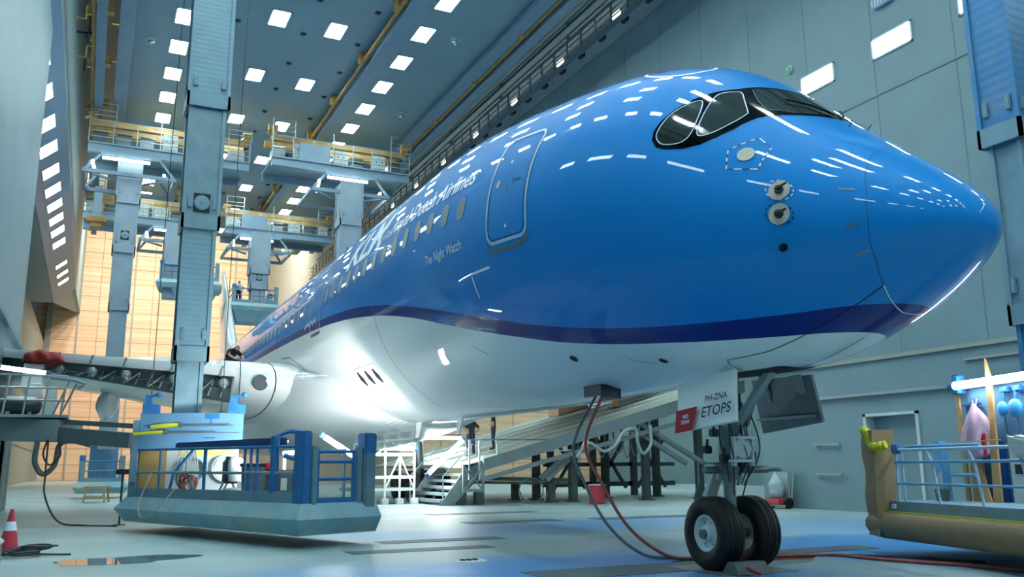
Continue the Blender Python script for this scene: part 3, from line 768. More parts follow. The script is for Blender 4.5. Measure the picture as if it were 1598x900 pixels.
# --- wings
def foil(n=14, t=0.13):
    up = []
    for k in range(n+1):
        x = (1-math.cos(PI*k/n))/2; y = 5*t*(0.2969*math.sqrt(x)-0.126*x-0.3516*x*x+0.2843*x**3-0.1015*x**4)
        up.append((x, y))
    return up
def wing_section(span, notch):
    """span: metres outboard of the centre line; returns closed loop of (chordwise back, z)"""
    le = NOSE+21.8 + (span-3.0)*0.70; z0 = 4.14+0.125*(span-3.0)
    te = NOSE+36.5 + max(0, span-10.5)*0.30 - min(span,10.5)*0.05
    c = te-le; th = 0.135 if span < 8 else 0.115; f = foil(14, th)
    pts = []
    for (x, y) in f: pts.append((le+x*c, z0+y*c*1.0))
    low = []
    for (x, y) in f[::-1][:-1]: low.append((le+x*c, z0-y*c*0.95))
    loop = pts+low
    return loop, le, z0, c
def wing(side, x_in, x_out, nst, name, m):
    mb = MB(); vs = []; n = None
    for i in range(nst+1):
        sp = x_in+(x_out-x_in)*i/nst; loop, *_ = wing_section(sp, 0); n = len(loop)
        vs += [(XA-side*sp, y, z) for y, z in loop]
    fs = []
    for i in range(nst):
        for k in range(n): fs.append((i*n+k, i*n+(k+1)%n, (i+1)*n+(k+1)%n, (i+1)*n+k))
    fs += [tuple(range(n)), tuple(range(nst*n, nst*n+n))]
    mb._add(vs, fs); return mb.build(name, m, A, smooth=True)
# inboard part with a full leading edge, then the outer part whose slats are run out, open at the front below the lip
lw = wing(1, 2.2, 4.75, 5, 'wing', 'white'); wing(-1, 2.2, 31.5, 20, 'wing', 'white')
mb = MB(); mbd = MB(); sps = np.linspace(4.75, 31.5, 24); rings = []; ringd = []
for sp in sps:
    loop, le, z0, c = wing_section(sp, 1)
    f = foil(14, 0.135 if sp < 8 else 0.115)
    s_ = max(.35, 1.0-.11*(sp-4.75))
    lip = [(le-0.10, z0+0.04), (le-0.16, z0+0.18), (le-0.10, z0+0.34)]
    up = [(le+x*c, z0+y*c) for x, y in f if x*c > 0.35]; lo = [(le+x*c, z0-y*c*0.95) for x, y in f[::-1] if x*c > 1.0*s_]
    rec = [(le+1.0*s_, z0-0.72*s_), (le+0.85*s_, z0-0.62*s_), (le+0.72*s_, z0-0.1*s_), (le+0.5*s_, z0+0.04)]
    rings.append((sp, lip+up+lo+rec))
n0 = len(rings[0][1]); cnt = min(len(r[1]) for r in rings)
vs = []
for sp, r in rings:
    # keep equal counts: drop points evenly from the upper skin when a section carries more
    r = list(r)
    while len(r) > cnt: del r[8]
    vs += [(XA-sp, y, z) for y, z in r]
fs = []
for i in range(len(rings)-1):
    for k in range(cnt):
        k2 = (k+1) % cnt
        f_ = (i*cnt+k, i*cnt+k2, (i+1)*cnt+k2, (i+1)*cnt+k)
        fs.append(f_)
o0 = len(mb.v); mb._add(vs, fs)
mb.m = [1 if (q % cnt) in (cnt-4, cnt-3, cnt-2, cnt-1) else 0 for q in range(len(fs))]
mb._add([vs[k] for k in range(cnt)], [tuple(range(cnt))]); mb._add([vs[(len(rings)-1)*cnt+k] for k in range(cnt)], [tuple(range(cnt))])
ow = mb.build('wing', ['white','grey_metal'], A); tag(ow, 'outer left wing with its leading edge open')
def le_pt(sp):
    _, le, z0, c = wing_section(sp, 1); return Vector((XA-sp, le, z0))
for k, sp in enumerate((5.2, 6.6, 8.0, 9.0, 10.0)):
    p = le_pt(sp); g = MB()
    g.bar(p+Vector((0,.55,-.02)), p+Vector((.12,-.45,-.32)), 0.10, 0.16); g.bar(p+Vector((0.0,-.17,.0)), p+Vector((.08,-.22,.34)), 0.07, 0.05)
    g.ball(p+Vector((.10,-.32,-.22)), .16, .2, .15, 10)
    g.build('slat_track', 'rail', ow)
g = MB()
for k in range(16):
    sp = 4.9+0.36*k; p = le_pt(sp); q_ = max(.35, 1.0-.11*(sp-4.75)); g.bar(p+Vector((0,.55,.03)), p+Vector((-.18,.62*q_,-.60*q_)), 0.045, 0.045)
    if k % 2: g.bar(p+Vector((0,.5,.0)), p+Vector((-.5,.6*q_,-.55*q_)), 0.035, 0.035)
g.build('leading_edge_rib', 'rail', ow)
g = MB(); a = le_pt(4.8); b = le_pt(11.5); g.tube([a+Vector((0,.45,-.30)), b+Vector((0,.35,-.14))], .03, 8); g.build('torque_shaft', 'steel', ow)
# landing light in the wing root
p = le_pt(4.05); g = MB(); g.lathe([(0.10,.22),(-.02,.25),(-.05,.22),(-.05,.001)], p+Vector((0,-.06,-.08)), (0,1,0), 18); g.build('landing_light', 'gunmetal', lw)
g = MB(); g.tube([le_pt(4.6)+Vector((0,-.01,.0)) + Vector((0, .35*(1-math.cos(t)), .75*math.sin(t)-.1)) for t in np.linspace(-1.1,1.1,9)], .018, 6); g.build('panel_seam', 'line', lw)
# root joint seam
loop, le, z0, c = wing_section(3.6, 0)
g = MB(); g.tube([(XA-3.6, y-.02, z) for y, z in loop[-7:]+loop[:6]], .018, 6); g.build('panel_seam', 'dark_line', lw)
# flap track fairings below the wing
for sp, yy in ((8.3, 36.2), (13.0, 39.0)):
    g = MB(); z = 4.2+0.125*(sp-3); g.lathe([(-1.4,.02),(-1.0,.2),(-.3,.36),(.6,.40),(2.0,.28),(3.0,.02)], (XA-sp, yy, z-.9), (0,1,-.14), 20); g.build('flap_fairing', 'white', ow)
# bare engine pylon stub
mb = MB(); sp = 10.6; p = le_pt(sp)
mb.prism([p+Vector((-.28,-1.9,-1.05)), p+Vector((-.28,-1.5,-.25)), p+Vector((-.28,.2,.05)), p+Vector((-.28,2.2,-.75)), p+Vector((-.28,.8,-1.2))], (.56,0,0)); mb.build('engine_pylon', 'white', ow)

# --- tail
def fin_sec(z):
    k = (z-8.6)/(17.1-8.6); le = 55.5+k*10.3; te = 64.8+k*3.3; return NOSE+le, NOSE+te, 0.42*(1-k)+0.16
mb = MB(); vs = []; F = foil(8, 0.10); n = None
for i in range(9):
    z = 8.4+(17.1-8.4)*i/8; a, b, _ = fin_sec(z); c = b-a; up = [(x, y) for x, y in F]
    loop = [(XA-y*c, a+x*c, z) for x, y in up]+[(XA+y*c, a+x*c, z) for x, y in up[::-1][1:-1]]; n = len(loop); vs += loop
fs = []
for i in range(8):
    for k in range(n): fs.append((i*n+k, i*n+(k+1)%n, (i+1)*n+(k+1)%n, (i+1)*n+k))
fs += [tuple(range(n)), tuple(range(8*n, 9*n))]
mb._add(vs, fs); fin = mb.build('tail_fin', 'white', A)
bm = text_mesh('KLM', 1.9, shear=0.2, bold=0.05)
for v in bm.verts:
    yy = NOSE+66.0-v.co.x*0.95; zz = 12.6+v.co.y
    a, b, _ = fin_sec(zz); xx = (yy-a)/(b-a); F_ = 5*0.10*(0.2969*math.sqrt(max(xx,0))-0.126*xx-0.3516*xx*xx+0.2843*xx**3-0.1015*xx**4)
    v.co = Vector((XA-F_*(b-a)-0.02, yy, zz))
x = MB(); x.add_bm(bm); x.build('lettering', 'blue_gloss', fin)
for side in (1, -1):
    mb = MB(); vs = []; F = foil(8, 0.10)
    for i in range(5):
        sp = 0.6+8.8*i/4; a = NOSE+57.5+sp*0.78; c = 5.8-sp*0.42; z = 7.6+sp*0.11
        loop = [(XA-side*sp, a+x*c, z+y*c) for x, y in F]+[(XA-side*sp, a+x*c, z-y*c) for x, y in F[::-1][1:-1]]; n = len(loop); vs += loop
    fs = [(i*n+k, i*n+(k+1)%n, (i+1)*n+(k+1)%n, (i+1)*n+k) for i in range(4) for k in range(n)]+[tuple(range(n)), tuple(range(4*n,5*n))]
    mb._add(vs, fs); mb.build('tailplane', 'white', A)
# main gear under the wing box
for side in (1, -1):
    mx = XA-side*5.3; my = NOSE+33.4
    g = MB(); g.cyl((mx,my,1.0),(mx-side*-.3,my,4.2),.22,.26,14); g.bar((mx,my-1.0,.75),(mx,my+1.0,.75),.3,.3); mg = g.build('main_gear_leg', 'grey_metal', A)
    for dx in (-.7,.7):
        for dy in (-1.0,1.0):
            g = MB(); g.lathe([(-.24,.35),(-.27,.5),(-.2,.66),(0,.69),(.2,.66),(.27,.5),(.24,.35)], (mx+dx,my+dy,.70), (1,0,0), 28); g.lathe([(-.2,.36),(-.1,.2),(-.1,.01)],(mx+dx,my+dy,.70),(1,0,0),20); g.lathe([(.2,.36),(.1,.2),(.1,.01)],(mx+dx,my+dy,.70),(1,0,0),20)
            g.build('tyre', 'tyre', mg)
# red sheet over the pylon
p = le_pt(10.75)
bm = bmesh.new(); bmesh.ops.create_uvsphere(bm, u_segments=28, v_segments=14, radius=1)
rnd = random.Random(3)
for v in bm.verts:
    n = 1+0.10*math.sin(9*v.co.x+3*v.co.z)+0.07*math.sin(13*v.co.y+5*v.co.x)
    v.co = Vector((p.x+.35+v.co.x*.60*n, p.y-1.0+v.co.y*1.1*n, p.z-0.12+(v.co.z*.34*n if v.co.z > 0 else v.co.z*.14*n)))
x = MB(); x.add_bm(bm); o = x.build('protective_cover', 'deep_red', smooth=True)
tag(o, 'crumpled red protective cover draped over the engine pylon under the wing', 'cover')
# ================================================================== HANGAR
XL, XR, HC, HR = -2.4, 22.9, 23.0, 38.0
Y0, YF = -24.0, 140.0
mb = MB(); mb.box((-32, Y0-1, -0.3), (50, YF+1, 0.0)); struct('floor', mb, 'floor')
# nose bay walls (solid, 1 m thick), wing bay opening between Y=29 / 26 and Y=75
YE = 40.6
mb = MB(); mb.box((-3.8, Y0, 0), (-2.8, YE, HR)); struct('wall_left', mb, 'wall')
mb = MB(); mb.box((-28, YE-1, 0), (-3.8, YE, 19.6)); struct('wall_left_return', mb, 'wall')
mb = MB(); mb.box((XR, Y0, 0), (XR+1, 19.0, HR)); mb.box((XR, 21.1, 0), (XR+1, 26.1, HR)); mb.box((XR, 19.0, 3.05), (XR+1, 21.1, HR)); struct('wall_right', mb, 'wall')
mb = MB(); mb.box((XR+1, 25.1, 0), (46, 26.1, 10.4)); struct('wall_right_return', mb, 'wall')
mb = MB(); mb.box((XR+.35, 18.9, 0), (XR+.42, 21.2, 3.1)); dr = struct('door_1', mb, 'wall')
mb = MB()
for y in (19.0, 21.03): mb.box((XR-.05, y-.02, 0), (XR+.36, y+.09, 3.12))
mb.box((XR-.05, 18.98, 3.03), (XR+.36, 21.12, 3.12)); mb.build('door_frame', 'cabinet', dr)
mb = MB(); mb.box((XR+.30, 19.25, .95), (XR+.36, 19.33, 1.15)); mb.build('door_handle', 'steel', dr)
# bulkheads that hang over the wing bay; the left one has a sloping lit lower edge
BA = (-4.40, 19.0); BB = (-2.44, 20.7); YB = 36.0
mb = MB(); mb.prism([(BA[0], YB, BA[1]), (BB[0], YB, BB[1]), (BB[0]-.02, YB, BB[1]+.02), (-4.38, YB, 19.6)], (0, 104-YB, 0)); struct('wall_left_lower', mb, 'strip_blue')
mb = MB(); mb.prism([(BB[0], YB, BB[1]), (BB[0], 104, BB[1]), (BB[0], YF, 23.8), (BB[0], YF, HR), (BB[0], YB, HR)], (-.4, 0, 0)); struct('wall_left_upper', mb, 'wall')
mb = MB(); mb.prism([(-28, YE, BA[1]), (-28, 104, BA[1]), (-28, YF, 25.6), (-28, YF, 26.1), (-28, YE, BA[1]+.5)], (28-4.42, 0, 0)); struct('ceiling_left', mb, 'wall')
mb = MB(); mb.prism([(-4.42, 104, BA[1]), (BB[0]-.4, 104, BB[1]), (BB[0]-.4, YF, 23.8), (-4.42, YF, 25.6)], (0, 0, .3)); struct('ceiling_left_rear', mb, 'wall')
mb = MB(); mb.box((XR, 26.1, 10.4), (XR+1, 76, HR)); struct('wall_right_upper', mb, 'wall')
mb = MB(); mb.box((XR+1, 26.1, 10.4), (46, 76, 10.8)); struct('ceiling_right', mb, 'wall')
mb = MB(); mb.box((-29, 38, 0), (-28, 76, 20)); struct('wall_left_outer', mb, 'wall')
mb = MB(); mb.box((46, 25, 0), (47, 76, 14)); struct('wall_right_outer', mb, 'wall')
mb = MB(); mb.box((-29, 75, 0), (-7.6, 76, 19.4)); struct('wall_left_back', mb, 'wall')
mb = MB(); mb.box((XR+2.1, 75, 0), (47, 76, 14)); struct('wall_right_back', mb, 'orange')
mb = MB(); mb.box((-7.6, 75, 0), (-6.65, YF, 19.2)); struct('wall_left_rear', mb, 'wall_dark')
mb = MB(); mb.box((XR+1, 75, 0), (XR+2.1, YF, HR)); struct('wall_right_rear', mb, 'wall_dark')
mb = MB(); mb.box((-8, YF, 0), (26, YF+.6, HR)); struct('wall_far', mb, 'orange')
mb = MB(); mb.box((-6, Y0-1, 0), (26, Y0, HR)); struct('wall_back', mb, 'wall')
mb = MB(); mb.box((0.0, Y0, HC), (17.7, 84.0, HC+.5)); struct('ceiling', mb, 'ceiling')
mb = MB(); mb.box((-8.5, Y0-1, HR), (26, YF+1, HR+.5)); struct('ceiling_upper', mb, 'wall_dark')
# ledges and vertical seams of the right wall
n = 1
for (y0, y1, z) in ((15.3, Y0, 4.85),(26.1, 15.3, 4.85)):
    pass
mb = MB(); mb.box((XR-.10, Y0, 4.82), (XR, 26.1, 4.94)); struct('trim_1', mb, 'wall_dark')
mb = MB(); mb.box((XR-.16, Y0, 3.70), (XR, 26.1, 3.80)); struct('trim_2', mb, 'rail')
mb = MB(); mb.box((XR-.09, 7.0, 4.45), (XR, 17.2, 4.52)); struct('trim_3', mb, 'wall_dark')
k = 4
for y in [-4.6+3.0*i for i in range(26)]:
    mb = MB(); mb.box((XR-.012, y-.02, 5.0), (XR, y+.02, 22.6)); struct('trim_%d' % k, mb, 'seam'); k += 1
mb = MB(); mb.box((XR-.03, Y0, 13.55), (XR, 26, 13.63)); struct('trim_%d' % k, mb, 'seam'); k += 1
mb = MB(); mb.box((-2.8, Y0, 6.2), (-2.62, YE, 6.4)); struct('trim_%d' % k, mb, 'seam'); k += 1
mb = MB(); mb.box((-2.8, 37.0, 0.0), (-2.70, 39.4, 3.7)); dl = struct('door_2', mb, 'wall_dark')
mb = MB()
for y in (37.0, 39.3): mb.box((-2.8, y, 0), (-2.62, y+.12, 3.8))
mb.box((-2.8, 37.0, 3.7), (-2.62, 39.42, 3.82)); mb.build('door_frame', 'cabinet', dl)
# posts and joints on the far wall
for x in (-2.6, 4.6, 11.8, 19.0):
    mb = MB(); mb.box((x-.12, YF-.12, 0), (x+.12, YF, 36)); struct('trim_%d' % k, mb, 'wall_dark'); k += 1
for z in (4.0, 8.5, 13.0):
    mb = MB(); mb.box((-6.65, 75, z), (-6.58, YF, z+.12)); struct('trim_%d' % k, mb, 'seam'); k += 1
mb = MB(); mb.box((-6.65, YF-.6, 0), (-5.9, YF, 25)); struct('trim_%d' % k, mb, 'wall_dark'); k += 1

# --- ceiling lights
ROWS = [(2.65, 'left-hand ceiling row', 41.84), (6.8, 'left middle ceiling row', 40.1), (9.6, 'right middle ceiling row', 40.2), (13.7, 'right-hand ceiling row', 38.7)]
def panel_light(x, y):
    pass
root = None
def ceil_light(x, y, label, group=None):
    t = thing('ceiling_light', label, 'ceiling light', (x, y, HC), 0, group)
    mb = MB(); mb.box((x-.40, y-.76, HC-.03), (x+.40, y+.76, HC-.015)); mb.build('diffuser', 'panel_glow', t, smooth=False)
    mb = MB()
    for s in (-1, 1):
        mb.box((x+s*.43-.03, y-.82, HC-.06), (x+s*.43+.03, y+.82, HC)); mb.box((x-.46, y+s*.79-.03, HC-.06), (x+.46, y+s*.79+.03, HC))
    mb.build('light_frame', 'white_matte', t)
for (x, rn, yref) in ROWS:
    ys = sorted({round(yref+3.45*i*(2 if x in (6.8, 9.6) else 1), 2) for i in range(-18, 13)})
    ys = [y for y in ys if -20 < y < 82]
    vis = [y for y in ys if y > 34.5]; cnt = 0
    for y in ys:
        if y in vis:
            ceil_light(x, y, 'square ceiling light, %s of the %s counting back from the nose' % (ORD[cnt], rn)); cnt += 1
        else: ceil_light(x, y, 'square ceiling light at the front of the hall, ahead of the aircraft nose', 'ceiling lights ahead of the nose')
# --- lit panels in the side walls
def wall_light(x, s, y, z, label, w=1.5, h=.62, group=None):
    t = thing('wall_light', label, 'wall light', (x, y, z-h/2), 0, group)
    mb = MB(); mb.box((x+s*.015, y-w/2, z-h/2), (x+s*.03, y+w/2, z+h/2)); mb.build('diffuser', 'wall_glow', t, smooth=False)
    mb = MB()
    for q in (-1, 1):
        mb.box((min(x, x+s*.05), y+q*(w/2+.03)-.03, z-h/2-.06), (max(x, x+s*.05), y+q*(w/2+.03)+.03, z+h/2+.06))
        mb.box((min(x, x+s*.05), y-w/2-.06, z+q*(h/2+.03)-.03), (max(x, x+s*.05), y+w/2+.06, z+q*(h/2+.03)+.03))
    mb.build('light_frame', 'white_matte', t)
for i in range(-9, 3):
    y = 18.6+3.3*i
    lab = {1: 'lit rectangular wall light on the right wall just above the windshield', 0: 'lit rectangular wall light on the right wall, between the windshield light and the hanging column', -1: 'lit rectangular wall light partly hidden by the blue hanging column'}.get(i)
    wall_light(XR, -1, y, 15.2, lab or 'lit rectangular wall light on the right wall ahead of the aircraft nose', group=None if lab else 'right wall lights ahead of the aircraft nose')
for i, y in enumerate((38.9,42.8,46.9,51.2,55.3,59.6,63.7,67.6,71.4,75.2,79.3,87.8,92.0,95.9)):
    t = thing('wall_light', 'lit panel in the sloping left bulkhead, %s from the near end' % ORD[i], 'wall light', (-3.2, y, 19.5))
    du = Vector((BB[0]-BA[0], 0, BB[1]-BA[1])).normalized(); nn = Vector((du.z, 0, -du.x)); c0 = Vector((BA[0], y, BA[1]))+du*1.30
    def q_(a, b, o): return c0+du*a+Vector((0, b, 0))+nn*o
    hl = .95 if i < 11 else .66
    mb = MB(); mb.prism([q_(-.54,-hl,.012), q_(.54,-hl,.012), q_(.54,hl,.012), q_(-.54,hl,.012)], nn*.012); mb.build('diffuser', 'wall_glow', t, smooth=False)
    mb = MB()
    for (a0,a1,b0,b1) in ((-.60,-.54,-hl-.06,hl+.06),(.54,.60,-hl-.06,hl+.06),(-.54,.54,-hl-.06,-hl),(-.54,.54,hl,hl+.06)):
        mb.prism([q_(a0,b0,0), q_(a1,b0,0), q_(a1,b1,0), q_(a0,b1,0)], nn*.04)
    mb.build('light_frame', 'white_matte', t)
for i in range(10):
    wall_light(-2.8, 1, 20-3.3*i, 15.2, 'lit rectangular panel in the left wall ahead of the aircraft nose', 1.7, .75, 'left wall lights ahead of the aircraft nose')

# --- ceiling edge beams and crane tracks
def track(x, z, y0, y1, label, name='crane_track', edge=False):
    t = thing(name, label, 'rail', (x, y0, z), 0)
    mb = MB(); mb.box((x-.22, y0, z), (x+.22, y1, z+.06)); mb.box((x-.05, y0, z+.06), (x+.05, y1, z+.62)); mb.box((x-.22, y0, z+.62), (x+.22, y1, z+.7)); mb.build('rail_beam', 'beam', t)
    if not edge:
        mb = MB(); mb.box((x-.42, y0, z+.30), (x-.28, y1, z+.44)); mb.build('power_rail', 'yellow_steel', t)
        for y in np.arange(y0+2, y1, 6.0):
            mb = MB(); mb.box((x-.5, y-.25, z+.44), (x+.5, y+.25, z+.85)); mb.box((x-.65, y-.12, z+.2), (x-.45, y+.12, z+.7)); mb.build('hanger', 'yellow_steel', t)
    return t
track(-0.95, 22.0, -20, 84, 'crane track with ochre hangers at the left edge of the ceiling')
track(11.95, 22.2, -20, 84, 'crane track running down the middle right of the ceiling beside an ochre power rail')
track(18.4, 22.2, -20, 84, 'crane track with yellow power rail below the right edge of the ceiling')
track(5.4, 22.2, 56, 84, 'short crane track on the ceiling behind the front telescoping column')
for x, l in ((0.15, 'pale blue edge beam along the left edge of the ceiling'), (17.55, 'pale blue edge beam along the right edge of the ceiling')):
    mb = MB(); mb.box((x-.22, Y0, HC-.42), (x+.22, 84, HC-.002)); mb.box((x-.35, Y0, HC-.48), (x+.35, 84, HC-.42)); tag(mb.build('edge_beam', 'beam'), l, 'beam')
# bent pipe brackets left of the track
for i, y in enumerate((36.2, 40.8, 45.4, 50.0)):
    mb = MB(); mb.tube([(-2.3,y,23.6),(-1.75,y,23.6),(-1.75,y,24.3),(-1.4,y,24.3)], .05, 6); mb.tube([(-.55,y,23.6),(-.1,y,23.6),(-.15,y,23.3)], .05, 6)
    tag(mb.build('pipe_bracket', 'yellow_steel'), 'bent pipe bracket across the left crane track, %s from the near end' % ORD[i], 'bracket')
# pipes on the upper right wall
for z, l in ((26.3, 'upper dark pipe along the top of the right wall'), (25.4, 'lower dark pipe along the top of the right wall')):
    mb = MB(); mb.cyl((XR-.25, 20, z), (XR-.25, 100, z), .10, .10, 10)
    for y in range(22, 100, 9): mb.box((XR-.3, y-.05, z-.1), (XR, y+.05, z+.1))
    tag(mb.build('wall_pipe', 'seam'), l, 'pipe')
mb = MB(); mb.box((19.6, Y0, 25.8), (20.3, 100, 26.6)); tag(mb.build('roof_duct', 'wall_dark'), 'long grey duct under the upper roof right of the ceiling edge', 'duct')

# --- catwalk on the right wall with lamps
cw = thing('catwalk', 'long railed catwalk high on the right wall', 'walkway', (22.3, 20, 22.9))
mb = MB(); mb.box((21.9, 20, 22.95), (22.88, 100, 23.05)); mb.build('walkway', 'rail', cw)
mb = MB(); mb.box((21.86, 20, 22.8), (21.93, 100, 23.15)); mb.build('side_beam', 'beam', cw)
for y in np.arange(22, 100, 1.5):
    mb = MB(); mb.bar((21.92, y, 23.05), (21.92, y, 24.25), .08, .08); mb.build('rail_post', 'beam', cw)
for z in (24.25, 23.85, 23.45):
    mb = MB(); mb.cyl((21.92, 20, z), (21.92, 100, z), .04, .04, 6); mb.build('guard_rail', 'beam', cw)
for y in np.arange(22.4, 100, 2.1):
    mb = MB(); mb.box((21.9, y-.22, 22.72), (22.1, y+.22, 22.92)); mb.build('bracket', 'dark', cw)
for i, y in enumerate((34.9, 40.9, 47.0, 53.2, 59.4, 65.6, 71.8)):
    t = thing('catwalk_lamp', 'small glowing lamp behind the catwalk railing, %s from the near end' % ORD[i], 'lamp', (XR-.1, y, 24.0))
    mb = MB(); mb.bbox((XR-.14, y-.35, 24.15), (XR-.05, y+.35, 24.4), .02); mb.build('lamp_diffuser', 'lamp_glow', t)
    mb = MB(); mb.box((XR-.05, y-.4, 24.1), (XR, y+.4, 24.45)); mb.build('lamp_housing', 'cabinet', t)
# small fittings
for i, (x, y) in enumerate(((1.3, 45.0), (15.4, 38.6), (15.9, 48.8))):
    t = thing('ceiling_camera', ['small camera fitting on the ceiling left of the left-hand light row', 'small camera fitting on the ceiling left of the right crane track', 'small camera fitting on the ceiling below the right-hand light row'][i], 'fitting', (x, y, HC-.3))
    mb = MB(); mb.cyl((x, y, HC-.12), (x, y, HC), .22, .26, 14); mb.build('base_plate', 'cabinet', t)
    mb = MB(); mb.ball((x, y, HC-.16), .16); mb.build('lens_dome', 'steel', t)
rnd = random.Random(11); c = 0
for x in (5.0, 8.2, 11.0):
    for y in np.arange(34, 80, 3.6):
        mb = MB(); mb.bbox((x-.14, y-.12, HC-.07), (x+.14, y+.12, HC-.001), .02); mb.cyl((x, y, HC-.11), (x, y, HC-.06), .06, .06, 8)
        tag(mb.build('sprinkler_plate', 'gunmetal'), 'tiny dark fitting set in the ceiling between the middle light rows', 'fitting', 'dark ceiling fittings')
t = thing('signal_lamp', 'round green signal lamp on the right wall left of the windshield light', 'lamp', (XR-.05, 23.2, 16.0))
mb = MB(); mb.cyl((XR, 23.2, 16.15), (XR-.08, 23.2, 16.15), .17, .17, 16); mb.build('housing', 'cabinet', t)
mb = MB(); mb.ball((XR-.09, 23.2, 16.15), .12); mb.build('lens', mat('green_lens', (120,200,150), .2, vary=0), t)
t = thing('speaker_box', 'small ribbed wall fitting above the larger wall light', 'fitting', (XR-.1, 18.8, 16.5))
mb = MB(); mb.bbox((XR-.22, 18.4, 16.55), (XR, 19.1, 16.85), .03); mb.build('housing', 'frame_pale', t)
mb = MB()
for q in range(5): mb.box((XR-.235, 18.45+q*.13, 16.58), (XR-.22, 18.51+q*.13, 16.82))
mb.build('louvre', 'grey_metal', t)
# bolts / hooks on the wall by the trolley
for i, z in enumerate((2.18, 1.18)):
    mb = MB(); mb.bar((XR-.10, 22.15, z), (XR-.10, 23.35, z+.02), .05, .05); mb.box((XR-.1, 22.2, z-.03), (XR, 22.28, z+.03)); mb.box((XR-.1, 23.2, z-.03), (XR, 23.28, z+.03))
    tag(mb.build('wall_bar', 'rail'), ['upper', 'lower'][i]+' short horizontal bar on the right wall left of the doorway', 'bar')
# camera fitting with a hanging cable on the left bulkhead
t = thing('wall_camera', 'small bracket fitting with a hanging cable on the left bulkhead', 'fitting', (BB[0]+.1, 53.0, 26.0))
mb = MB(); mb.bar((BB[0]+.0, 53, 26.4), (BB[0]+.7, 53, 26.4), .12); mb.ball((BB[0]+.7, 53, 26.3), .28); mb.build('bracket', 'gunmetal', t)
mb = MB(); mb.tube([(BB[0]+.75,52.8,36.5),(BB[0]+.7,53,30.0),(BB[0]+.6,53.0,24.8)], .045, 6); mb.cyl((BB[0]+.6,53,24.0),(BB[0]+.6,53,24.9),.11,.06); mb.build('cable', 'cable_dark', t)

# --- floor fittings
gr = [(4.46,15.9,7.2,16.4,-.02,'dark rectangular floor grille in front of the left basket'),(5.9,11.0,9.0,12.0,0.05,'dark floor grille at the bottom edge of the picture'),(5.6,17.7,8.3,18.3,0,'dark floor grille beside the right end of the left basket'),
      (9.6,22.6,12.4,23.4,0,'dark floor grille in front of the stair, nearest the red bin'),(13.6,22.3,17.0,23.2,0,'dark floor grille between the red bin and the nose wheels'),(11.0,12.2,13.3,12.8,0.0,'dark floor grille right of the nose wheels beside the right basket'),(10.2,27.2,14.0,28.0,0,'dark floor grille below the foot of the stair')]
for (x0,y0,x1,y1,r,l) in gr:
    t = thing('floor_grille', l, 'floor grille', ((x0+x1)/2,(y0+y1)/2,0))
    mb = MB(); mb.box((x0,y0,.001),(x1,y1,.006)); mb.build('plate', 'grille', t)
    mb = MB()
    for (a,b,c,d) in ((x0-.03,y0-.03,x1+.03,y0),(x0-.03,y1,x1+.03,y1+.03),(x0-.03,y0,x0,y1),(x1,y0,x1+.03,y1)): mb.box((a,b,.001),(c,d,.007))
    mb.build('edge_frame', 'line', t)
def blob(cx, cy, rx, ry, seed, rot=0.0):
    rnd = random.Random(seed); pts = []; ph = [rnd.uniform(0,6) for _ in range(4)]
    for k in range(48):
        a = 2*PI*k/48; r = 1+.16*math.sin(2*a+ph[0])+.11*math.sin(3*a+ph[1])+.07*math.sin(5*a+ph[2])+.04*math.sin(9*a+ph[3])
        x = rx*r*math.cos(a); y = ry*r*math.sin(a); pts.append((cx+x*math.cos(rot)-y*math.sin(rot), cy+x*math.sin(rot)+y*math.cos(rot), .002))
    return pts
mb = MB(); mb.prism(blob(0.75,16.9,1.0,.75,4,.15), (0,0,.003)); tag(mb.build('puddle', 'puddle'), 'shallow puddle on the floor in front of the left basket', 'puddle')
mb = MB(); mb.prism(blob(9.6,11.6,1.5,.8,9,.3), (0,0,.003)); tag(mb.build('puddle', 'puddle'), 'wet patch on the floor around the nose wheels', 'puddle')
t = thing('floor_drain', 'round chrome floor drain with a lit socket in the blue floor patch', 'drain', (5.85,13.9,0))
mb = MB(); mb.lathe([(.001,.30),(.012,.29),(.016,.27),(.010,.26),(.010,.001)], (5.85,13.9,0), (0,0,1), 32); mb.build('ring', 'white_matte', t)
mb = MB()
for q in range(3): mb.bbox((5.70+q*.11,13.84,.008),(5.78+q*.11,13.96,.03),.008)
mb.build('socket', 'dark', t)

# unseen warm flood lamps, added to brighten the boarded far wall
for i, x in enumerate((1.5, 7.0, 12.5, 18.0)):
    t = thing('flood_lamp', 'added flood lamp above the far end of the ceiling, out of sight', 'flood lamp', (x, 110, 35.5), 0, 'added flood lamps above the far end of the ceiling')
    mb = MB(); mb.prism([(x-1.0,110.2,35.2),(x+1.0,110.2,35.2),(x+1.0,111.0,36.3),(x-1.0,111.0,36.3)], (0,-.25,.18)); mb.build('lamp_housing', 'dark', t)
    mb = MB(); mb.bar((x,110.5,36.3),(x,110.5,HR-.01),.1); mb.build('lamp_arm', 'dark', t)
    la = bpy.data.lights.new('flood_beam', 'AREA'); la.shape = 'RECTANGLE'; la.size = 1.8; la.size_y = 1.2; la.energy = 4200; la.color = (1,.90,.78)
    lo = bpy.data.objects.new('flood_beam', la); COL.objects.link(lo); lo.location = (x, 110.8, 35.6); lo.rotation_euler = (Vector((x,YF,11))-Vector((x,110.8,35.6))).to_track_quat('-Z','Y').to_euler()

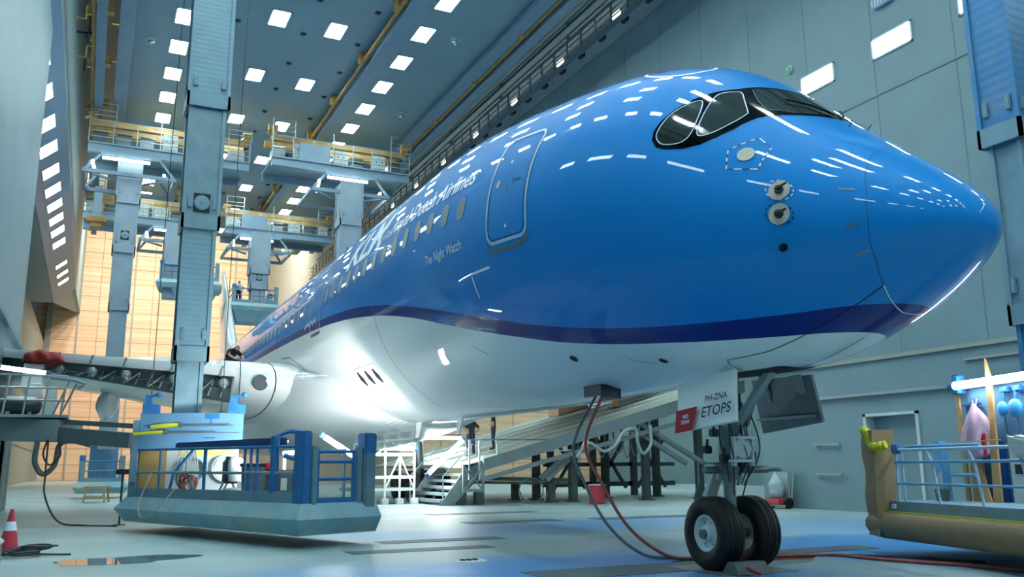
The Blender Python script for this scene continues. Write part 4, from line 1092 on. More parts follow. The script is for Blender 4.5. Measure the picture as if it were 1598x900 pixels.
# unseen tube row added above the right ceiling edge to brighten the upper wall
for x, l in ((19.3, 'right'),):
    t = thing('roof_tube_row', 'added row of tubes hung above the %s edge of the ceiling, out of sight' % l, 'added roof light', (x, 55, 27.4))
    mb = MB(); mb.box((x-.15, 10, 27.4), (x+.15, 100, 27.44)); mb.build('diffuser', 'roof_glow', t, smooth=False)
    mb = MB(); mb.box((x-.25, 10, 27.44), (x+.25, 100, 27.55)); mb.build('light_frame', 'white_matte', t)
    for y in range(12, 100, 12):
        mb = MB(); mb.bar((x, y, 27.5), (x, y, HR-.01), .05); mb.build('hanger_rod', 'rail', t)

# unseen lamps added under the wing bay soffits to light the bays
for i, (x, y, z) in enumerate([(x, y, 10.4) for x in (28, 36, 43) for y in (36, 48, 60, 70)]+[(x, y, 19.0) for x in (-10, -18) for y in (48, 62)]):
    t = thing('bay_lamp', 'added square lamp under the wing bay ceiling, out of sight', 'ceiling light', (x, y, z), 0, 'added lamps under the wing bay ceilings')
    mb = MB(); mb.box((x-.7, y-.7, z-.04), (x+.7, y+.7, z-.02)); mb.build('diffuser', 'panel_glow', t, smooth=False)
    mb = MB(); mb.box((x-.8, y-.8, z-.02), (x+.8, y+.8, z)); mb.build('light_frame', 'white_matte', t)

t = thing('gap_light_strip', 'added light strip along the left ceiling edge, facing the bulkhead, out of sight', 'added roof light', (.4, 55, HC+.5))  # unseen strip added to brighten the left bulkhead face
mb = MB(); mb.box((.36, 30, HC+.55), (.40, 84, HC+1.1)); mb.build('diffuser', 'gap_glow', t, smooth=False)
mb = MB(); mb.box((.40, 30, HC+.5), (.55, 84, HC+1.15)); mb.build('light_frame', 'white_matte', t)
# ================================================================== TELESCOPIC PLATFORM COLUMNS, BRIDGES, BASKETS
def column(xc, yf, secs, label, matn, ribm=None, wheel_z=None, name='telescopic_column', depth=None, loc=None, rz=0.0, top=None):
    """secs: list of (z_top, z_bottom, width). Front face at yf (local -Y)"""
    W0 = secs[0][2]; yc = yf+W0/2
    t = thing(name, label, 'hoist column', (xc, yc, secs[-1][1]), rz)
    for i, (zt, zb, w) in enumerate(secs):
        h = w/2; mb = MB()
        mb.T = Matrix.Translation((xc, yc, 0)) @ Matrix.Rotation(rz, 4, 'Z')
        mb.bbox((-h, -h, zb), (h, h, zt), .03)
        # corner angles
        for sx in (-1, 1):
            for sy in (-1, 1):
                mb.box((sx*h-.05, sy*h-.05, zb), (sx*h+.05, sy*h+.05, zt))
        s = mb.build('mast_section', ribm if (ribm and i in (0, 2)) else matn, t)
        mb = MB(); mb.T = Matrix.Translation((xc, yc, 0)) @ Matrix.Rotation(rz, 4, 'Z')
        c = h+.06
        if i < len(secs)-1:
            for sx in (-1, 1):
                mb.box((sx*c-.05*(sx+1)+.0, -c, zb-.03), (sx*c-.05*(sx-1), c, zb+.42)) if False else mb.box((min(sx*c, sx*(c-.07)), -c, zb-.03), (max(sx*c, sx*(c-.07)), c, zb+.38))
                mb.box((-c, min(sx*c, sx*(c-.07)), zb-.03), (c, max(sx*c, sx*(c-.07)), zb+.38))
            mb.build('mast_collar', matn, s)
        mb = MB(); mb.T = Matrix.Translation((xc, yc, 0)) @ Matrix.Rotation(rz, 4, 'Z')
        for sx in (-1, 1):
            mb.bbox((sx*h*.72-.06, -h-.07, zb+.55), (sx*h*.72+.06, -h, zb+.85), .02); mb.bbox((-h-.06, sx*h*.6-.06, zb+.6), (-h, sx*h*.6+.06, zb+.95), .02)
        mb.build('guide_pad', matn, s)
    if wheel_z is not None:
        w = secs[1][2]/2; mb = MB(); mb.T = Matrix.Translation((xc, yc, 0)) @ Matrix.Rotation(rz, 4, 'Z')
        mb.box((-.22, -w-.02, wheel_z-.27), (.22, -w+.01, wheel_z+.27)); mb.build('pulley_opening', 'dark', t)
        mb = MB(); mb.T = Matrix.Translation((xc, yc, 0)) @ Matrix.Rotation(rz, 4, 'Z')
        mb.lathe([(0,.20),(.04,.21),(.05,.17),(.04,.06),(.06,.05),(.06,.001)], (0,-w-.01,wheel_z), (0,-1,0), 24); mb.build('pulley', 'column', t)
    return t
column(2.348, 24.720, [(22.6,11.59,1.051),(12.21,8.04,0.906),(8.71,4.38,0.783),(5.0,2.05,0.587)], 'large ribbed telescopic column rising from the near work basket', 'column', 'ribbed', 8.76)
column(1.0, 53.0, [(19.2,16.5,1.24),(17.0,13.6,1.12),(14.0,10.3,.98),(10.8,2.6,.82)], 'telescopic column reaching down behind the left wing, left of the front column', 'column_far', None, 14.6)
column(13.35, 50.2, [(18.6,15.9,1.30),(16.4,10.0,1.18)], 'telescopic column under the right bridge, its foot hidden behind the fuselage', 'column_far', None, 14.2)
column(11.0, 68.0, [(19.6,16.3,1.40),(16.9,15.1,1.22),(15.4,13.5,1.0)], 'far telescopic column carrying the raised basket right of the tail fin', 'column_far', None, 16.0)
column(4.75, 68.0, [(19.6,16.4,1.30),(16.9,13.9,1.1)], 'far telescopic column half hidden by the front column, carrying the raised basket left of the tail fin', 'column_far', None, 17.3)
column(16.9, 10.58, [(22.6,8.0,.84),(8.6,4.25,.60),(4.8,2.7,.46)], 'blue ribbed telescopic column above the basket wrapped in brown kraft paper', 'column', 'ribbed_blue', 4.9)
# hanging cables beside the front column
for i, (x, y) in enumerate(((1.45,25.4),(3.25,25.2))):
    mb = MB(); mb.tube([(x+.1,y,16),(x+.04,y,9),(x,y,2.6)], .012, 6); tag(mb.build('lift_cable', 'cable_dark'), 'thin dark cable hanging just %s of the large front column' % ('left','right')[i], 'cable')

def bridge(x0, x1, y, zb, label, col_x, seed, panel_at=None):
    t = thing('crane_bridge', label, 'crane bridge', ((x0+x1)/2, y, zb))
    D = 3.2
    for yy in (y, y+D):
        mb = MB(); mb.box((x0, yy-.16, zb), (x1, yy+.16, zb+.08)); mb.box((x0, yy-.05, zb+.08), (x1, yy+.05, zb+.5)); mb.box((x0, yy-.16, zb+.5), (x1, yy+.16, zb+.58)); mb.build('girder', 'beam', t)
    mb = MB(); mb.box((x0, y+.16, zb+.45), (x1, y+D-.16, zb+.5)); mb.build('deck', 'rail', t)
    zt = zb+.58
    n = int((x1-x0)/1.15)
    for k in range(n+1):
        x = x0+(x1-x0)*k/n; mb = MB(); mb.bar((x, y-.1, zt), (x, y-.1, zt+(1.95 if k % 3 == 0 else 1.35)), .06); mb.build('rail_post', 'rail', t)
    for z in (.35, .7, 1.05, 1.35):
        mb = MB(); mb.cyl((x0, y-.1, zt+z), (x1, y-.1, zt+z), .028, .028, 6); mb.build('guard_rail', 'rail', t)
    for (a, b) in ((0, 1), (n-1, n)) if n > 4 else ((0,1),):
        xa = x0+(x1-x0)*a/n; xb = x0+(x1-x0)*b/n; mb = MB()
        for z in (1.65, 1.95, 2.4): mb.cyl((xa, y-.1, zt+z), (xb+.1, y-.1, zt+z), .026, .026, 6)
        for x in (xa, xb+.1): mb.bar((x, y-.1, zt+1.3), (x, y-.1, zt+2.4), .05)
        mb.build('gate_frame', 'rail', t)
    mb = MB(); mb.box((x0, y+.5, zt+1.25), (x1, y+.85, zt+1.55)); mb.box((x0, y+D-.5, zt+1.5), (x1, y+D-.1, zt+1.95)); mb.build('crane_beam', 'yellow_steel', t)
    rnd = random.Random(seed)
    for k in range(n):
        x = x0+(x1-x0)*k/n
        if rnd.random() < .55:
            w = rnd.uniform(.7, 1.0); h = rnd.uniform(.7, 1.15); mb = MB(); mb.bbox((x+.12, y+.1, zt+.02), (x+.12+w, y+.6, zt+h), .03)
            cb = mb.build('switch_cabinet', 'cabinet', t)
            mb = MB(); mb.box((x+.2, y+.085, zt+.12), (x+.1+w-.1, y+.1, zt+.16)); mb.box((x+.12+w/2-.01, y+.085, zt+.08), (x+.12+w/2+.01, y+.1, zt+h-.08)); mb.cyl((x+.35, y+.1, zt+h*.6), (x+.35, y+.07, zt+h*.6), .06); mb.cyl((x+.7, y+.1, zt+h*.6), (x+.7, y+.07, zt+h*.6), .06)
            mb.build('cabinet_fittings', 'grey_metal', cb)
        else:
            mb = MB(); mb.bbox((x+.15, y+.9, zt+.05), (x+.95, y+1.7, zt+rnd.uniform(.5,.9)), .05); mb.cyl((x+.2, y+1.2, zt+.9), (x+1.0, y+1.2, zt+.9), .2, .2, 12); mb.build('hoist_motor', 'grey_metal', t)
    for x in (x0+.1, x1-.1):
        mb = MB(); mb.bbox((x-.22, y+.4, zb+2.1), (x+.22, y+.9, 21.95), .05); mb.cyl((x-.28, y+.5, 21.8), (x+.28, y+.5, 21.8), .18, .18, 12); mb.bar((x-.4, y+.1, zt+1.4), (x+.2, y+.9, 22.0), .12); mb.build('end_truck', 'yellow_steel', t)
    if panel_at:
        mb = MB(); mb.box((panel_at, y-.16, zt), (panel_at+1.9, y-.13, zt+1.05)); mb.build('rail_panel', 'beam', t)
    # hanging frame around the column with tubes of light
    fx0, fx1 = col_x-2.4, col_x+2.4; fz = zb-1.25
    mb = MB()
    for z in (fz,): 
        mb.bar((fx0, y-.4, z), (fx1, y-.4, z), .16, .22); mb.bar((fx0, y+3.4, z), (fx1, y+3.4, z), .16, .22); mb.bar((fx0, y-.4, z), (fx0, y+3.4, z), .16, .22); mb.bar((fx1, y-.4, z), (fx1, y+3.4, z), .16, .22)
    for x in (fx0, fx1): mb.bar((x, y-.4, fz), (x+(.9 if x < col_x else -.9), y-.1, zb), .14); mb.bar((x, y+3.4, fz), (x+(.9 if x < col_x else -.9), y+3.2, zb), .14)
    mb.bar((fx0, y-.4, fz), (col_x-.8, y+1.2, fz), .12); mb.bar((fx1, y-.4, fz), (col_x+.8, y+1.2, fz), .12)
    mb.bar((col_x-1.6, y-.3, zb-.1), (col_x+1.6, y-.3, zb-.1), .14, .2)
    mb.build('hanging_frame', 'beam', t)
    for (p, q) in (((col_x-1.5, y-.45, zb-.42), (col_x+1.0, y-.45, zb-.42)), ((col_x-2.0, y-.5, fz+.55), (col_x-1.8, y+1.0, fz+.3)), ((col_x+1.8, y-.5, fz+.2), (col_x+2.0, y+1.0, fz+.3))):
        mb = MB(); mb.cyl(p, q, .085, .085, 10); mb.build('light_tube', 'bridge_glow', t)
    return t
bridge(8.6, 17.2, 51.0, 19.25, 'railed crane bridge below the ceiling whose right end meets the catwalk', 13.4, 2, 10.2)
bridge(-1.3, 7.6, 53.0, 19.3, 'railed crane bridge below the ceiling crossing behind the large front column', 1.0, 5)
bridge(8.4, 16.8, 69.0, 19.5, 'farther railed crane bridge above the raised basket right of the tail fin', 11.0, 8, 9.6)
bridge(-1.6, 6.6, 69.0, 19.5, 'farther railed crane bridge half hidden behind the left crane bridge', 4.75, 3)
# ochre trolley hanging from the left track in front of the far wall
t = thing('hoist_trolley', 'ochre hoist trolley hanging beside the left bulkhead below a crane bridge', 'hoist', (-.6, 60, 16.6))
mb = MB(); mb.bar((-.6,60,17.3),(-.6,60,19.3),.5,.4); mb.build('trolley_mast', 'column_far', t)
mb = MB(); mb.bbox((-1.2,59.6,16.9),(0.0,60.4,17.3),.06); mb.bbox((-.95,59.7,16.55),(-.25,60.3,16.9),.06); mb.build('trolley_body', 'yellow_steel', t)

# ------------------------------------------------------------ baskets
def basket_frame(t, L, D, zb, zd, mats, end_gate=True, post_h=1.45, light=False, skip_end=False):
    """local frame of t: x along the long front side, y into the basket (front face y=0), base z=0 at deck bottom"""
    T = wm(t)
    def mbn():
        m = MB(); m.T = T; return m
    # padded bumper along front and both ends: rounded wedge profile swept round the deck
    prof = [(.02,.52),(.10,.56),(.22,.50),(.30,.34),(.27,.16),(.12,.02),(-.15,.0)]
    loop = [(-.0,D),(0,0),(L,0),(L,D)]
    m = mbn(); vs = []; fs = []
    cs = [(0,D,-1,0),(0,0,-1,-1),(L,0,1,-1),(L,D,1,0)]
    for (x, y, ox, oy) in cs:
        for (o, z) in prof: vs.append((x+ox*o, y+oy*o, z))
    n = len(prof)
    for i in range(3):
        for k in range(n-1): fs.append((i*n+k, i*n+k+1, (i+1)*n+k+1, (i+1)*n+k))
    m._add(vs, fs); m.box((-.1,.0,.02),(L+.1,D,.08)); m.build('bumper', mats['bumper'], t)
    m = mbn(); m.bbox((0,0,.45),(L,D,.58),.02); m.build('deck', mats['deck'], t)
    m = mbn(); m.box((.15,-.02,.56),(L-.15,.02,.80)); m.build('toe_board', mats['toe'], t)
    return T, mbn
U = Vector((-.35,.937,0)).normalized(); ang = math.atan2(U.y, U.x)
BL = thing('platform_basket', 'blue oversprayed work basket with padded bumper and tall back board, the nearest one', 'work platform', (3.86,17.51,.22), ang)
# local x runs from the near corner to the far left end; local y must point into the basket, i.e. to the right: mirror with negative y
def lp(x, y, z, base=None): return Vector((x, -y, z))
BLm = dict(bumper='bumper', deck='basket_grey', toe='basket_grey')
T = wm(BL)
class LB(MB):
    """shapes in basket coordinates: x along the front, y into the basket (flipped), z above its base"""
    pass
def nb(t):
    m = MB(); m.T = wm(t) @ Matrix.Scale(-1, 4, Vector((0,1,0))); return m
def basket(t, L, D, mats, posts, rails, gate=None, wrap=False):
    prof = [(.02,.62),(.06,.62),(.25,.37),(.27,.33),(.25,.28),(.08,.02),(-.15,.0)]
    m = nb(t); vs = []; fs = []; cs = [(L,D,1,0),(L,0,1,-1),(0,0,-1,-1),(0,D,-1,0)]; n = len(prof)
    # intermediate stations give the canvas a slightly uneven edge
    rnd = random.Random(len(t.name)+int(L*10)); st = []
    for i in range(3):
        a, b = cs[i], cs[i+1]; N = 10 if i == 1 else 4
        for k in range(N):
            f = k/N; w = 1.0 if k == 0 else 1+rnd.uniform(-.05,.05)
            ox = a[2] if k == 0 else (0 if i == 1 else (a[2] if i == 0 else b[2])); oy = a[3] if k == 0 else (-1 if i == 1 else 0)
            st.append((a[0]+(b[0]-a[0])*f, a[1]+(b[1]-a[1])*f, ox*w, oy*w))
    st.append(cs[3])
    for (x, y, ox, oy) in st:
        for (o, z) in prof: vs.append((x+ox*o, y+oy*o, z))
    for i in range(len(st)-1):
        for k in range(n-1): fs.append((i*n+k, i*n+k+1, (i+1)*n+k+1, (i+1)*n+k))
    m._add(vs, fs); m.box((-.1,-.1,.02),(L+.1,D,.06)); m.build('bumper', mats['bumper'], t)
    m = nb(t); m.bbox((0,0,.50),(L,D,.60),.02); m.build('deck', mats['deck'], t)
    m = nb(t); m.box((.2,-.03,.58),(L-.2,.02,.84)); m.build('toe_board', mats['toe'], t)
    for (x, y, w, d, z0, z1, mt, cap) in posts:
        m = nb(t); m.bbox((x-w/2, y-d/2, z0), (x+w/2, y+d/2, z1), .03); p = m.build('corner_post', mt, t)
        if cap: m = nb(t); m.bbox((x-w/2-.01, y-d/2-.01, z1-cap), (x+w/2+.01, y+d/2+.01, z1+.02), .03); tag(m.build('post_wrap', 'basket_blue', p), 'bright blue top of the post')
    for (p, q, r, mt) in rails:
        m = nb(t); m.cyl(p, q, r, r, 10); m.build('guard_rail', mt, t)
    return t
L1 = 7.9; D1 = 1.72
posts = [(.12,.05,.34,.22,.25,2.02,'basket_blue',0),(L1-.15,.05,.36,.24,.35,1.92,'basket_grey',.25),(.0,1.52,.28,.28,.2,1.98,'basket_grey',.42)]
rails = [((.2,0,1.72),(7.6,0,1.78),.032,'basket_blue'),((.2,0,1.20),(7.6,0,1.22),.032,'basket_grey'),((1.1,.02,.8),(1.1,.02,1.95),.09,'basket_blue')]
for x in (2.0, 2.25, 1.75, 4.04, 4.0, 6.3): rails.append(((x,.0,.8),(x,.0,1.78),.03,'basket_blue'))
basket(BL, L1, D1, BLm, posts, rails)
m = nb(BL); m.bbox((1.3,.25,1.78),(6.1,.45,1.93),.03); tag(m.build('lamp_housing', mat('dark_cobalt_housing',(28,66,130),.4,vary=.15), BL), 'dark blue lamp housing above the front rail')
for (p_, q_) in (((5.2,.35,1.82),(5.75,.1,1.2)),((5.75,.1,1.2),(6.0,.1,.65)),((1.9,.35,1.82),(1.2,.08,1.30))): m = nb(BL); m.bar(p_, q_,.05,.05); m.build('lamp_strut', 'basket_blue', BL)
m = nb(BL); m.tube(spline([(1.1,.05,1.95),(1.0,.3,2.05),(.75,.5,1.95),(.7,.5,1.7),(.85,.4,1.5),(1.05,.2,1.55)],6), .05, 8); m.build('lamp_elbow', 'basket_blue', BL)
# gate on the right-hand end
gt = nb(BL)
for y in (.30,1.18): gt.bbox((-.06,y-.035,.58),(.02,y+.035,1.66),.01)
for z in (1.62,1.42,1.08): gt.cyl((-.02,.3,z),(-.02,1.18,z),.035,.035,10)
gt.box((-.05,.3,.58),(.0,1.18,.72)); gate = gt.build('end_gate', 'basket_blue', BL)
m = nb(BL); m.box((-.055,.32,.40),(-.04,1.16,.56)); m.build('gate_step', 'dark', gate)
for y in (.22,1.30): m = nb(BL); m.bbox((-.08,y-.06,.45),(.06,y+.06,1.72),.015); m.build('gate_post', 'basket_grey', BL)
# tall back board across the far half with its lower lining
BP = Vector((1.2, 24.6, 0)); BE = Vector((.936, -.351, 0)).normalized(); BN = Vector((-.351, -.936, 0)).normalized(); angB = math.atan2(BE.y, BE.x)
def bp(a, b, z): return BP+BE*a+BN*b+Vector((0, 0, z))
def bbx(m, a0, a1, b0, b1, z0, z1): return m.prism([bp(a0,b0,z0), bp(a1,b0,z0), bp(a1,b1,z0), bp(a0,b1,z0)], (0,0,z1-z0))
m = MB(); bbx(m, 0, 2.58, -.04, .04, 2.02, 2.93); bb = m.build('back_board', 'panel_blue', BL); tag(bb, 'tall sky blue back board')
m = MB(); bbx(m, -.16, -.01, -.05, .05, 1.2, 2.75); m.build('board_edge', 'basket_grey', bb)
m = MB(); bbx(m, .05, .72, -.03, .02, .82, 2.02); m.build('board_lining', 'ochre_board', bb)
m = MB(); bbx(m, .72, 2.5, -.03, .02, .82, 2.02); m.build('board_lining', 'cabinet', bb)
m = MB(); bbx(m, 1.0, 2.4, .021, .026, 1.84, 2.0); m.build('splash', mat('yellow_splash',(210,208,120),.5,vary=.2), bb)
m = MB(); bbx(m, 1.62, 1.98, .041, .047, 2.78, 2.92); bbx(m, 1.74, 1.80, .041, .047, 2.64, 2.80); m.build('splash', 'basket_blue', bb)
m = MB(); bbx(m, .9, 2.35, .045, .065, 2.60, 2.62); m.build('tool_rail', 'grey_metal', bb)
m = MB(); bbx(m, .6, 2.5, .045, .065, 2.42, 2.44); m.build('tool_rail', 'grey_metal', bb)
m = MB(); bbx(m, 1.6, 1.9, .041, .05, 2.28, 2.31); m.build('board_handle', 'grey_metal', bb)
def bx(t, x, y, z): return wm(t) @ Matrix.Scale(-1, 4, Vector((0,1,0))) @ Vector((x,y,z))
# things in the left basket
def spray_arm(a, z, sgn, label):
    o = thing('paint_sprayer', label, 'spray equipment', bp(a,0,z), angB)
    m = MB(); bbx(m, a-.12, a+.12, -.06, .06, z, z+.26); bbx(m, a-.08, a+.09, -.05, .05, z+.26, z+.46); m.build('bracket', 'basket_blue', o)
    m = MB(); m.cyl(bp(a,.02,z+.42), bp(a+.26*sgn,.06,z+.47), .035); m.ball(bp(a+.28*sgn,.06,z+.47), .08); m.build('nozzle', 'basket_blue', o)
    m = MB(); bbx(m, a+.20*sgn-.1, a+.20*sgn+.1, -.05, .05, z-.02, z+.22); m.build('support_block', 'basket_blue', o)
spray_arm(.16, 2.93, 1, 'blue painted spray bracket standing on the left end of the tall back board')
spray_arm(2.32, 2.93, 1, 'blue painted spray bracket standing on the right end of the tall back board')
for i, (a0, a1, z, l) in enumerate(((.30,.98,2.61,'fat yellow spray lance hung on the back board, upper one'),(-.12,.62,2.43,'thin yellow spray lance hung on the back board, lower one'))):
    o = thing('spray_lance', l, 'spray equipment', bp(a0,.12,z), angB)
    m = MB(); m.tube([bp(a0,.11,z-.04),bp((a0+a1)/2,.12,z),bp(a1,.11,z+.02)], [.045,.06-.02*i,.045], 8); m.build('sleeve', 'yellow', o)
    m = MB(); m.cyl(bp(a1,.11,z+.02),bp(a1+1.3,.10,z+.03),.014,.014,6); m.cyl(bp(a1+.02,.11,z+.02),bp(a1+.09,.11,z+.02),.06,.06,8); m.build('tube', 'grey_metal', o)
rnd = random.Random(2)
for i, (a, z, r, l) in enumerate(((1.42,1.50,.30,'coiled pale hose hung on the board behind the rail, left one'),(2.22,1.52,.30,'coiled pale hose hung on the board behind the rail, right one'))):
    m = MB(); m.tube(coil(bp(a,.12,z),BN,r,7,.02,22,.08,i), .02, 6); tag(m.build('hose_coil', 'hose_pale'), l, 'hose')
# tube behind the dark blue housing; area lamp added to brighten the belly
m = nb(BL); m.cyl((1.5,.52,1.86),(3.2,.52,1.86),.045,.045,10); m.build('lamp_tube', 'soft_glow', BL)
la = bpy.data.lights.new('work_lamp', 'AREA'); la.shape = 'RECTANGLE'; la.size = 2.4; la.size_y = .25; la.energy = 280; la.color = (.97,1,.98); la.spread = math.radians(110)
lo = bpy.data.objects.new('work_lamp', la); COL.objects.link(lo)
c_ = wm(BL) @ Vector((2.2,-1.75,1.75)); d_ = (Vector((5.2,28.8,3.4))-c_).normalized(); x_ = U-d_*U.dot(d_); x_.normalize()
lo.matrix_world = Matrix.Translation(c_) @ Matrix((x_, (-d_).cross(x_), -d_)).transposed().to_4x4()
m = nb(BL)
for k in range(9):
    x = 6.0-.09*k+rnd.uniform(-.1,.1)
    m.tube(spline([(x+.1,.45,1.75),(x+rnd.uniform(-.15,.15),.4,1.4),(x+rnd.uniform(-.2,.2),.35,1.0),(x+rnd.uniform(-.25,.25),.4,.66)],8), .014, 6)
tag(m.build('cable_bundle', 'hose_pale'), 'tangle of pale cables hanging behind the rail of the left basket', 'cable')
m = nb(BL)
for k in range(6): m.tube(coil((5.35+.06*k,.35,.90+.03*(k%3)),(.3,1,.2*k-.4),.17+.01*k,2.0,.05,16,.2,k), .015, 6)
tag(m.build('cable_tangle', 'cable_red'), 'red and grey cable tangle lying on the deck of the left basket', 'cable')
m = nb(BL); m.tube(spline([(6.7,-.02,1.22),(6.75,-.25,.5),(6.2,-.42,.18),(5.5,-.40,.35),(5.2,-.1,.85)],10), .016, 6); tag(m.build('loose_cable', 'hose_pale'), 'loose pale cable looping down over the bumper of the left basket', 'cable')
o = thing('paint_pump', 'grey paint pump on a stand in the middle of the left basket', 'pump', bx(BL,4.65,.9,.6), ang)
m = nb(BL); m.bbox((4.4,.75,.95),(4.65,1.1,1.5),.04); m.cyl((4.55,.9,1.5),(4.55,.9,1.58),.1); m.build('pump_body', 'gunmetal', o)
m = nb(BL); m.bar((4.45,.8,.95),(4.6,.7,.6),.04); m.bar((4.65,1.05,.95),(4.45,1.15,.6),.04); m.bar((4.65,.8,.95),(4.85,.75,.6),.04); m.build('stand_leg', 'basket_grey', o)
m = nb(BL); m.lathe([(.0,.16),(.35,.19),(.5,.17),(.56,.10)], (4.35,.95,1.0), (0,0,1), 16); m.build('pressure_tank', 'fabric_white', o)
m = nb(BL); m.tube(coil((4.3,.95,.72),(0,0,1),.22,5,.05,18,.06,3), .025, 6); tag(m.build('hose_coil', 'hose_pale'), 'pale hose coiled flat on the basket deck below the paint pump', 'hose')
o = thing('waste_bin', 'grey waste bin with dark rim behind the rail of the left basket', 'bin', bx(BL,3,.7,.6), ang)
m = nb(BL); m.lathe([(0,.001),(0,.30),(.03,.32),(.72,.36),(.75,.36),(.75,.32),(.05,.28),(.05,.001)], (3,.75,.6), (0,0,1), 24); m.build('bin_body', 'grey_metal', o)
m = nb(BL); m.lathe([(.74,.38),(.80,.40),(.82,.34),(.78,.30)], (3,.75,.6), (0,0,1), 24, caps=False); m.build('bin_bag', 'dark', o)
m = nb(BL); m.bbox((2.45,.72,1.25),(2.75,.9,1.42),.03); tag(m.build('rag', 'decal_red'), 'small red rag beside the grey waste bin', 'rag')
o = thing('tool_cabinet', 'open brown cabinet with paper sheet on the deck of the left basket', 'cabinet', bx(BL,2.3,1.1,.6), ang)
m = nb(BL); m.bbox((1.95,1.0,.62),(2.6,1.5,1.22),.02); m.box((1.91,.96,1.22),(2.65,1.52,1.27)); m.build('cabinet_body', 'dock_under', o)
m = nb(BL); m.box((2.17,.985,.82),(2.41,.998,1.08)); m.build('paper_sheet', 'cabinet', o)
def rack(t, x0, x1, y, z0, z1, n, mt, label, rz):
    o = thing('trestle', label, 'trestle', bx(t,(x0+x1)/2,y,z0), rz)
    m = nb(t)
    for k in range(n):
        x = x0+(x1-x0)*k/(n-1); m.bar((x,y,z0),(x,y,z1),.04)
    for z in np.linspace(z0+.2, z1, 4): m.cyl((x0,y,z),(x1,y,z),.025,.025,6)
    m.bar((x0,y,z0+.1),(x1,y,z1-.1),.03); m.build('trestle_frame', mt, o); return o
rack(BL, .25, .95, 1.9, .6, 1.8, 4, 'white_matte', 'white tubular rack at the back of the left basket', ang)
# fluorescent work light leaning at the right end
def tube_light(p, q, label, r=.05, housing=True, glow='tube_glow'):
    p = Vector(p); q = Vector(q); c = (p+q)/2; d = (q-p).normalized()
    o = thing('tube_light', label, 'work light', (c.x, c.y, min(p.z, q.z)))
    m = MB(); m.cyl(p, q, r, r, 12); m.build('light_tube', glow, o)
    m = MB(); m.cyl(p-d*.12, p, r*1.25, r*1.25, 12); m.cyl(q, q+d*.12, r*1.25, r*1.25, 12); m.build('end_cap', 'basket_blue', o)
    if housing:
        m = MB(); n = Vector((d.y, -d.x, 0)); n = n.normalized() if n.length > .01 else Vector((1,0,0)); n = n if n.dot(c) > 0 else -n; m.bar(p+n*(r+.04), q+n*(r+.04), .05, .12); m.build('reflector', 'white_matte', o)
    return o
tube_light((5.35,22.0,2.28),(6.1,22.0,1.82),'slanting bright tube light behind the gate of the left basket', .06)

# second floor basket far behind, under the left column
def small_basket(name, loc, rz, L, D, label, board=True, raised=False, mats=None):
    t = thing(name, label, 'work platform', loc, rz)
    mats = mats or dict(bumper='bumper', deck='basket_grey', toe='basket_grey')
    posts = [(.12,.05,.3,.2,.25,2.0,'basket_grey',0),(L-.12,.05,.3,.2,.25,2.0,'basket_grey',.3),(.1,D,.25,.25,.3,1.9,'basket_grey',.3)]
    rails = [((.2,0,1.7),(L-.2,0,1.7),.04,'basket_blue'),((.2,0,1.2),(L-.2,0,1.2),.04,'basket_grey'),((L,0,1.7),(L,D,1.7),.04,'basket_blue'),((L,0,1.2),(L,D,1.2),.04,'basket_grey'),((0,0,1.7),(0,D,1.7),.04,'basket_blue'),((0,0,1.2),(0,D,1.2),.04,'basket_grey')]
    for k in range(1, 5): rails.append(((L*k/5,0,.7),(L*k/5,0,1.7),.03,'basket_blue'))
    basket(t, L, D, mats, posts, rails)
    if board:
        m = nb(t); m.bbox((.3,D-.1,.6),(L*.8,D,2.6),.02); m.build('back_board', 'panel_blue', t)
    return t
m = nb(BL); m.bbox((.95,1.62,1.60),(3.45,1.72,1.70),.02); tag(m.build('lamp_housing', 'basket_grey', BL), 'grey bar added on the back rail as a lamp fixture')  # bar and posts added as a fixture for the belly area lamp
for x in (1.0, 3.4): m = nb(BL); m.bar((x,1.67,.6),(x,1.67,1.62),.05); m.build('lamp_post', 'basket_grey', BL)
sbm = dict(bumper='bumper', deck='basket_grey', toe='basket_grey')
sb = small_basket('platform_basket', (1.95,53.0,.25), PI, 2.2, 2.0, 'small blue work basket standing far back on the floor under the gangway')
sb2 = small_basket('platform_basket', (12.5,68.2,13.35), PI, 3.4, 2.6, 'raised work basket hanging right of the tail fin', board=False)
sb3 = small_basket('platform_basket', (7.9,67.2,14.6), PI-.12, 4.1, 2.6, 'raised work basket hanging left of the tail fin, half behind the front column', board=False)
for s_, l in ((sb2, 'right'), (sb3, 'left')):
    m = nb(s_); L = 3.0; m.prism([(.1,.0,.0),(3.3,0,0),(2.9,.6,-.75),(.5,.6,-.75)], (0,2.0,0)); m.build('underside_fairing', 'bumper', s_)
    o = thing('tool_cart', 'pale tool cart standing in the raised basket %s of the tail fin' % l, 'cart', bx(s_,.6,1.3,.6), PI)
    m = nb(s_); m.bbox((.25,1.0,.7),(.75,1.6,1.3),.04); m.cyl((.35,1.05,.66),(.35,1.12,.66),.06); m.cyl((.65,1.05,.66),(.65,1.12,.66),.06); m.build('cart_body', 'frame_pale', o)
    m = nb(s_); m.cyl((.5,1.25,1.3),(.5,1.25,1.55),.12); m.build('paint_can', 'basket_blue', o)

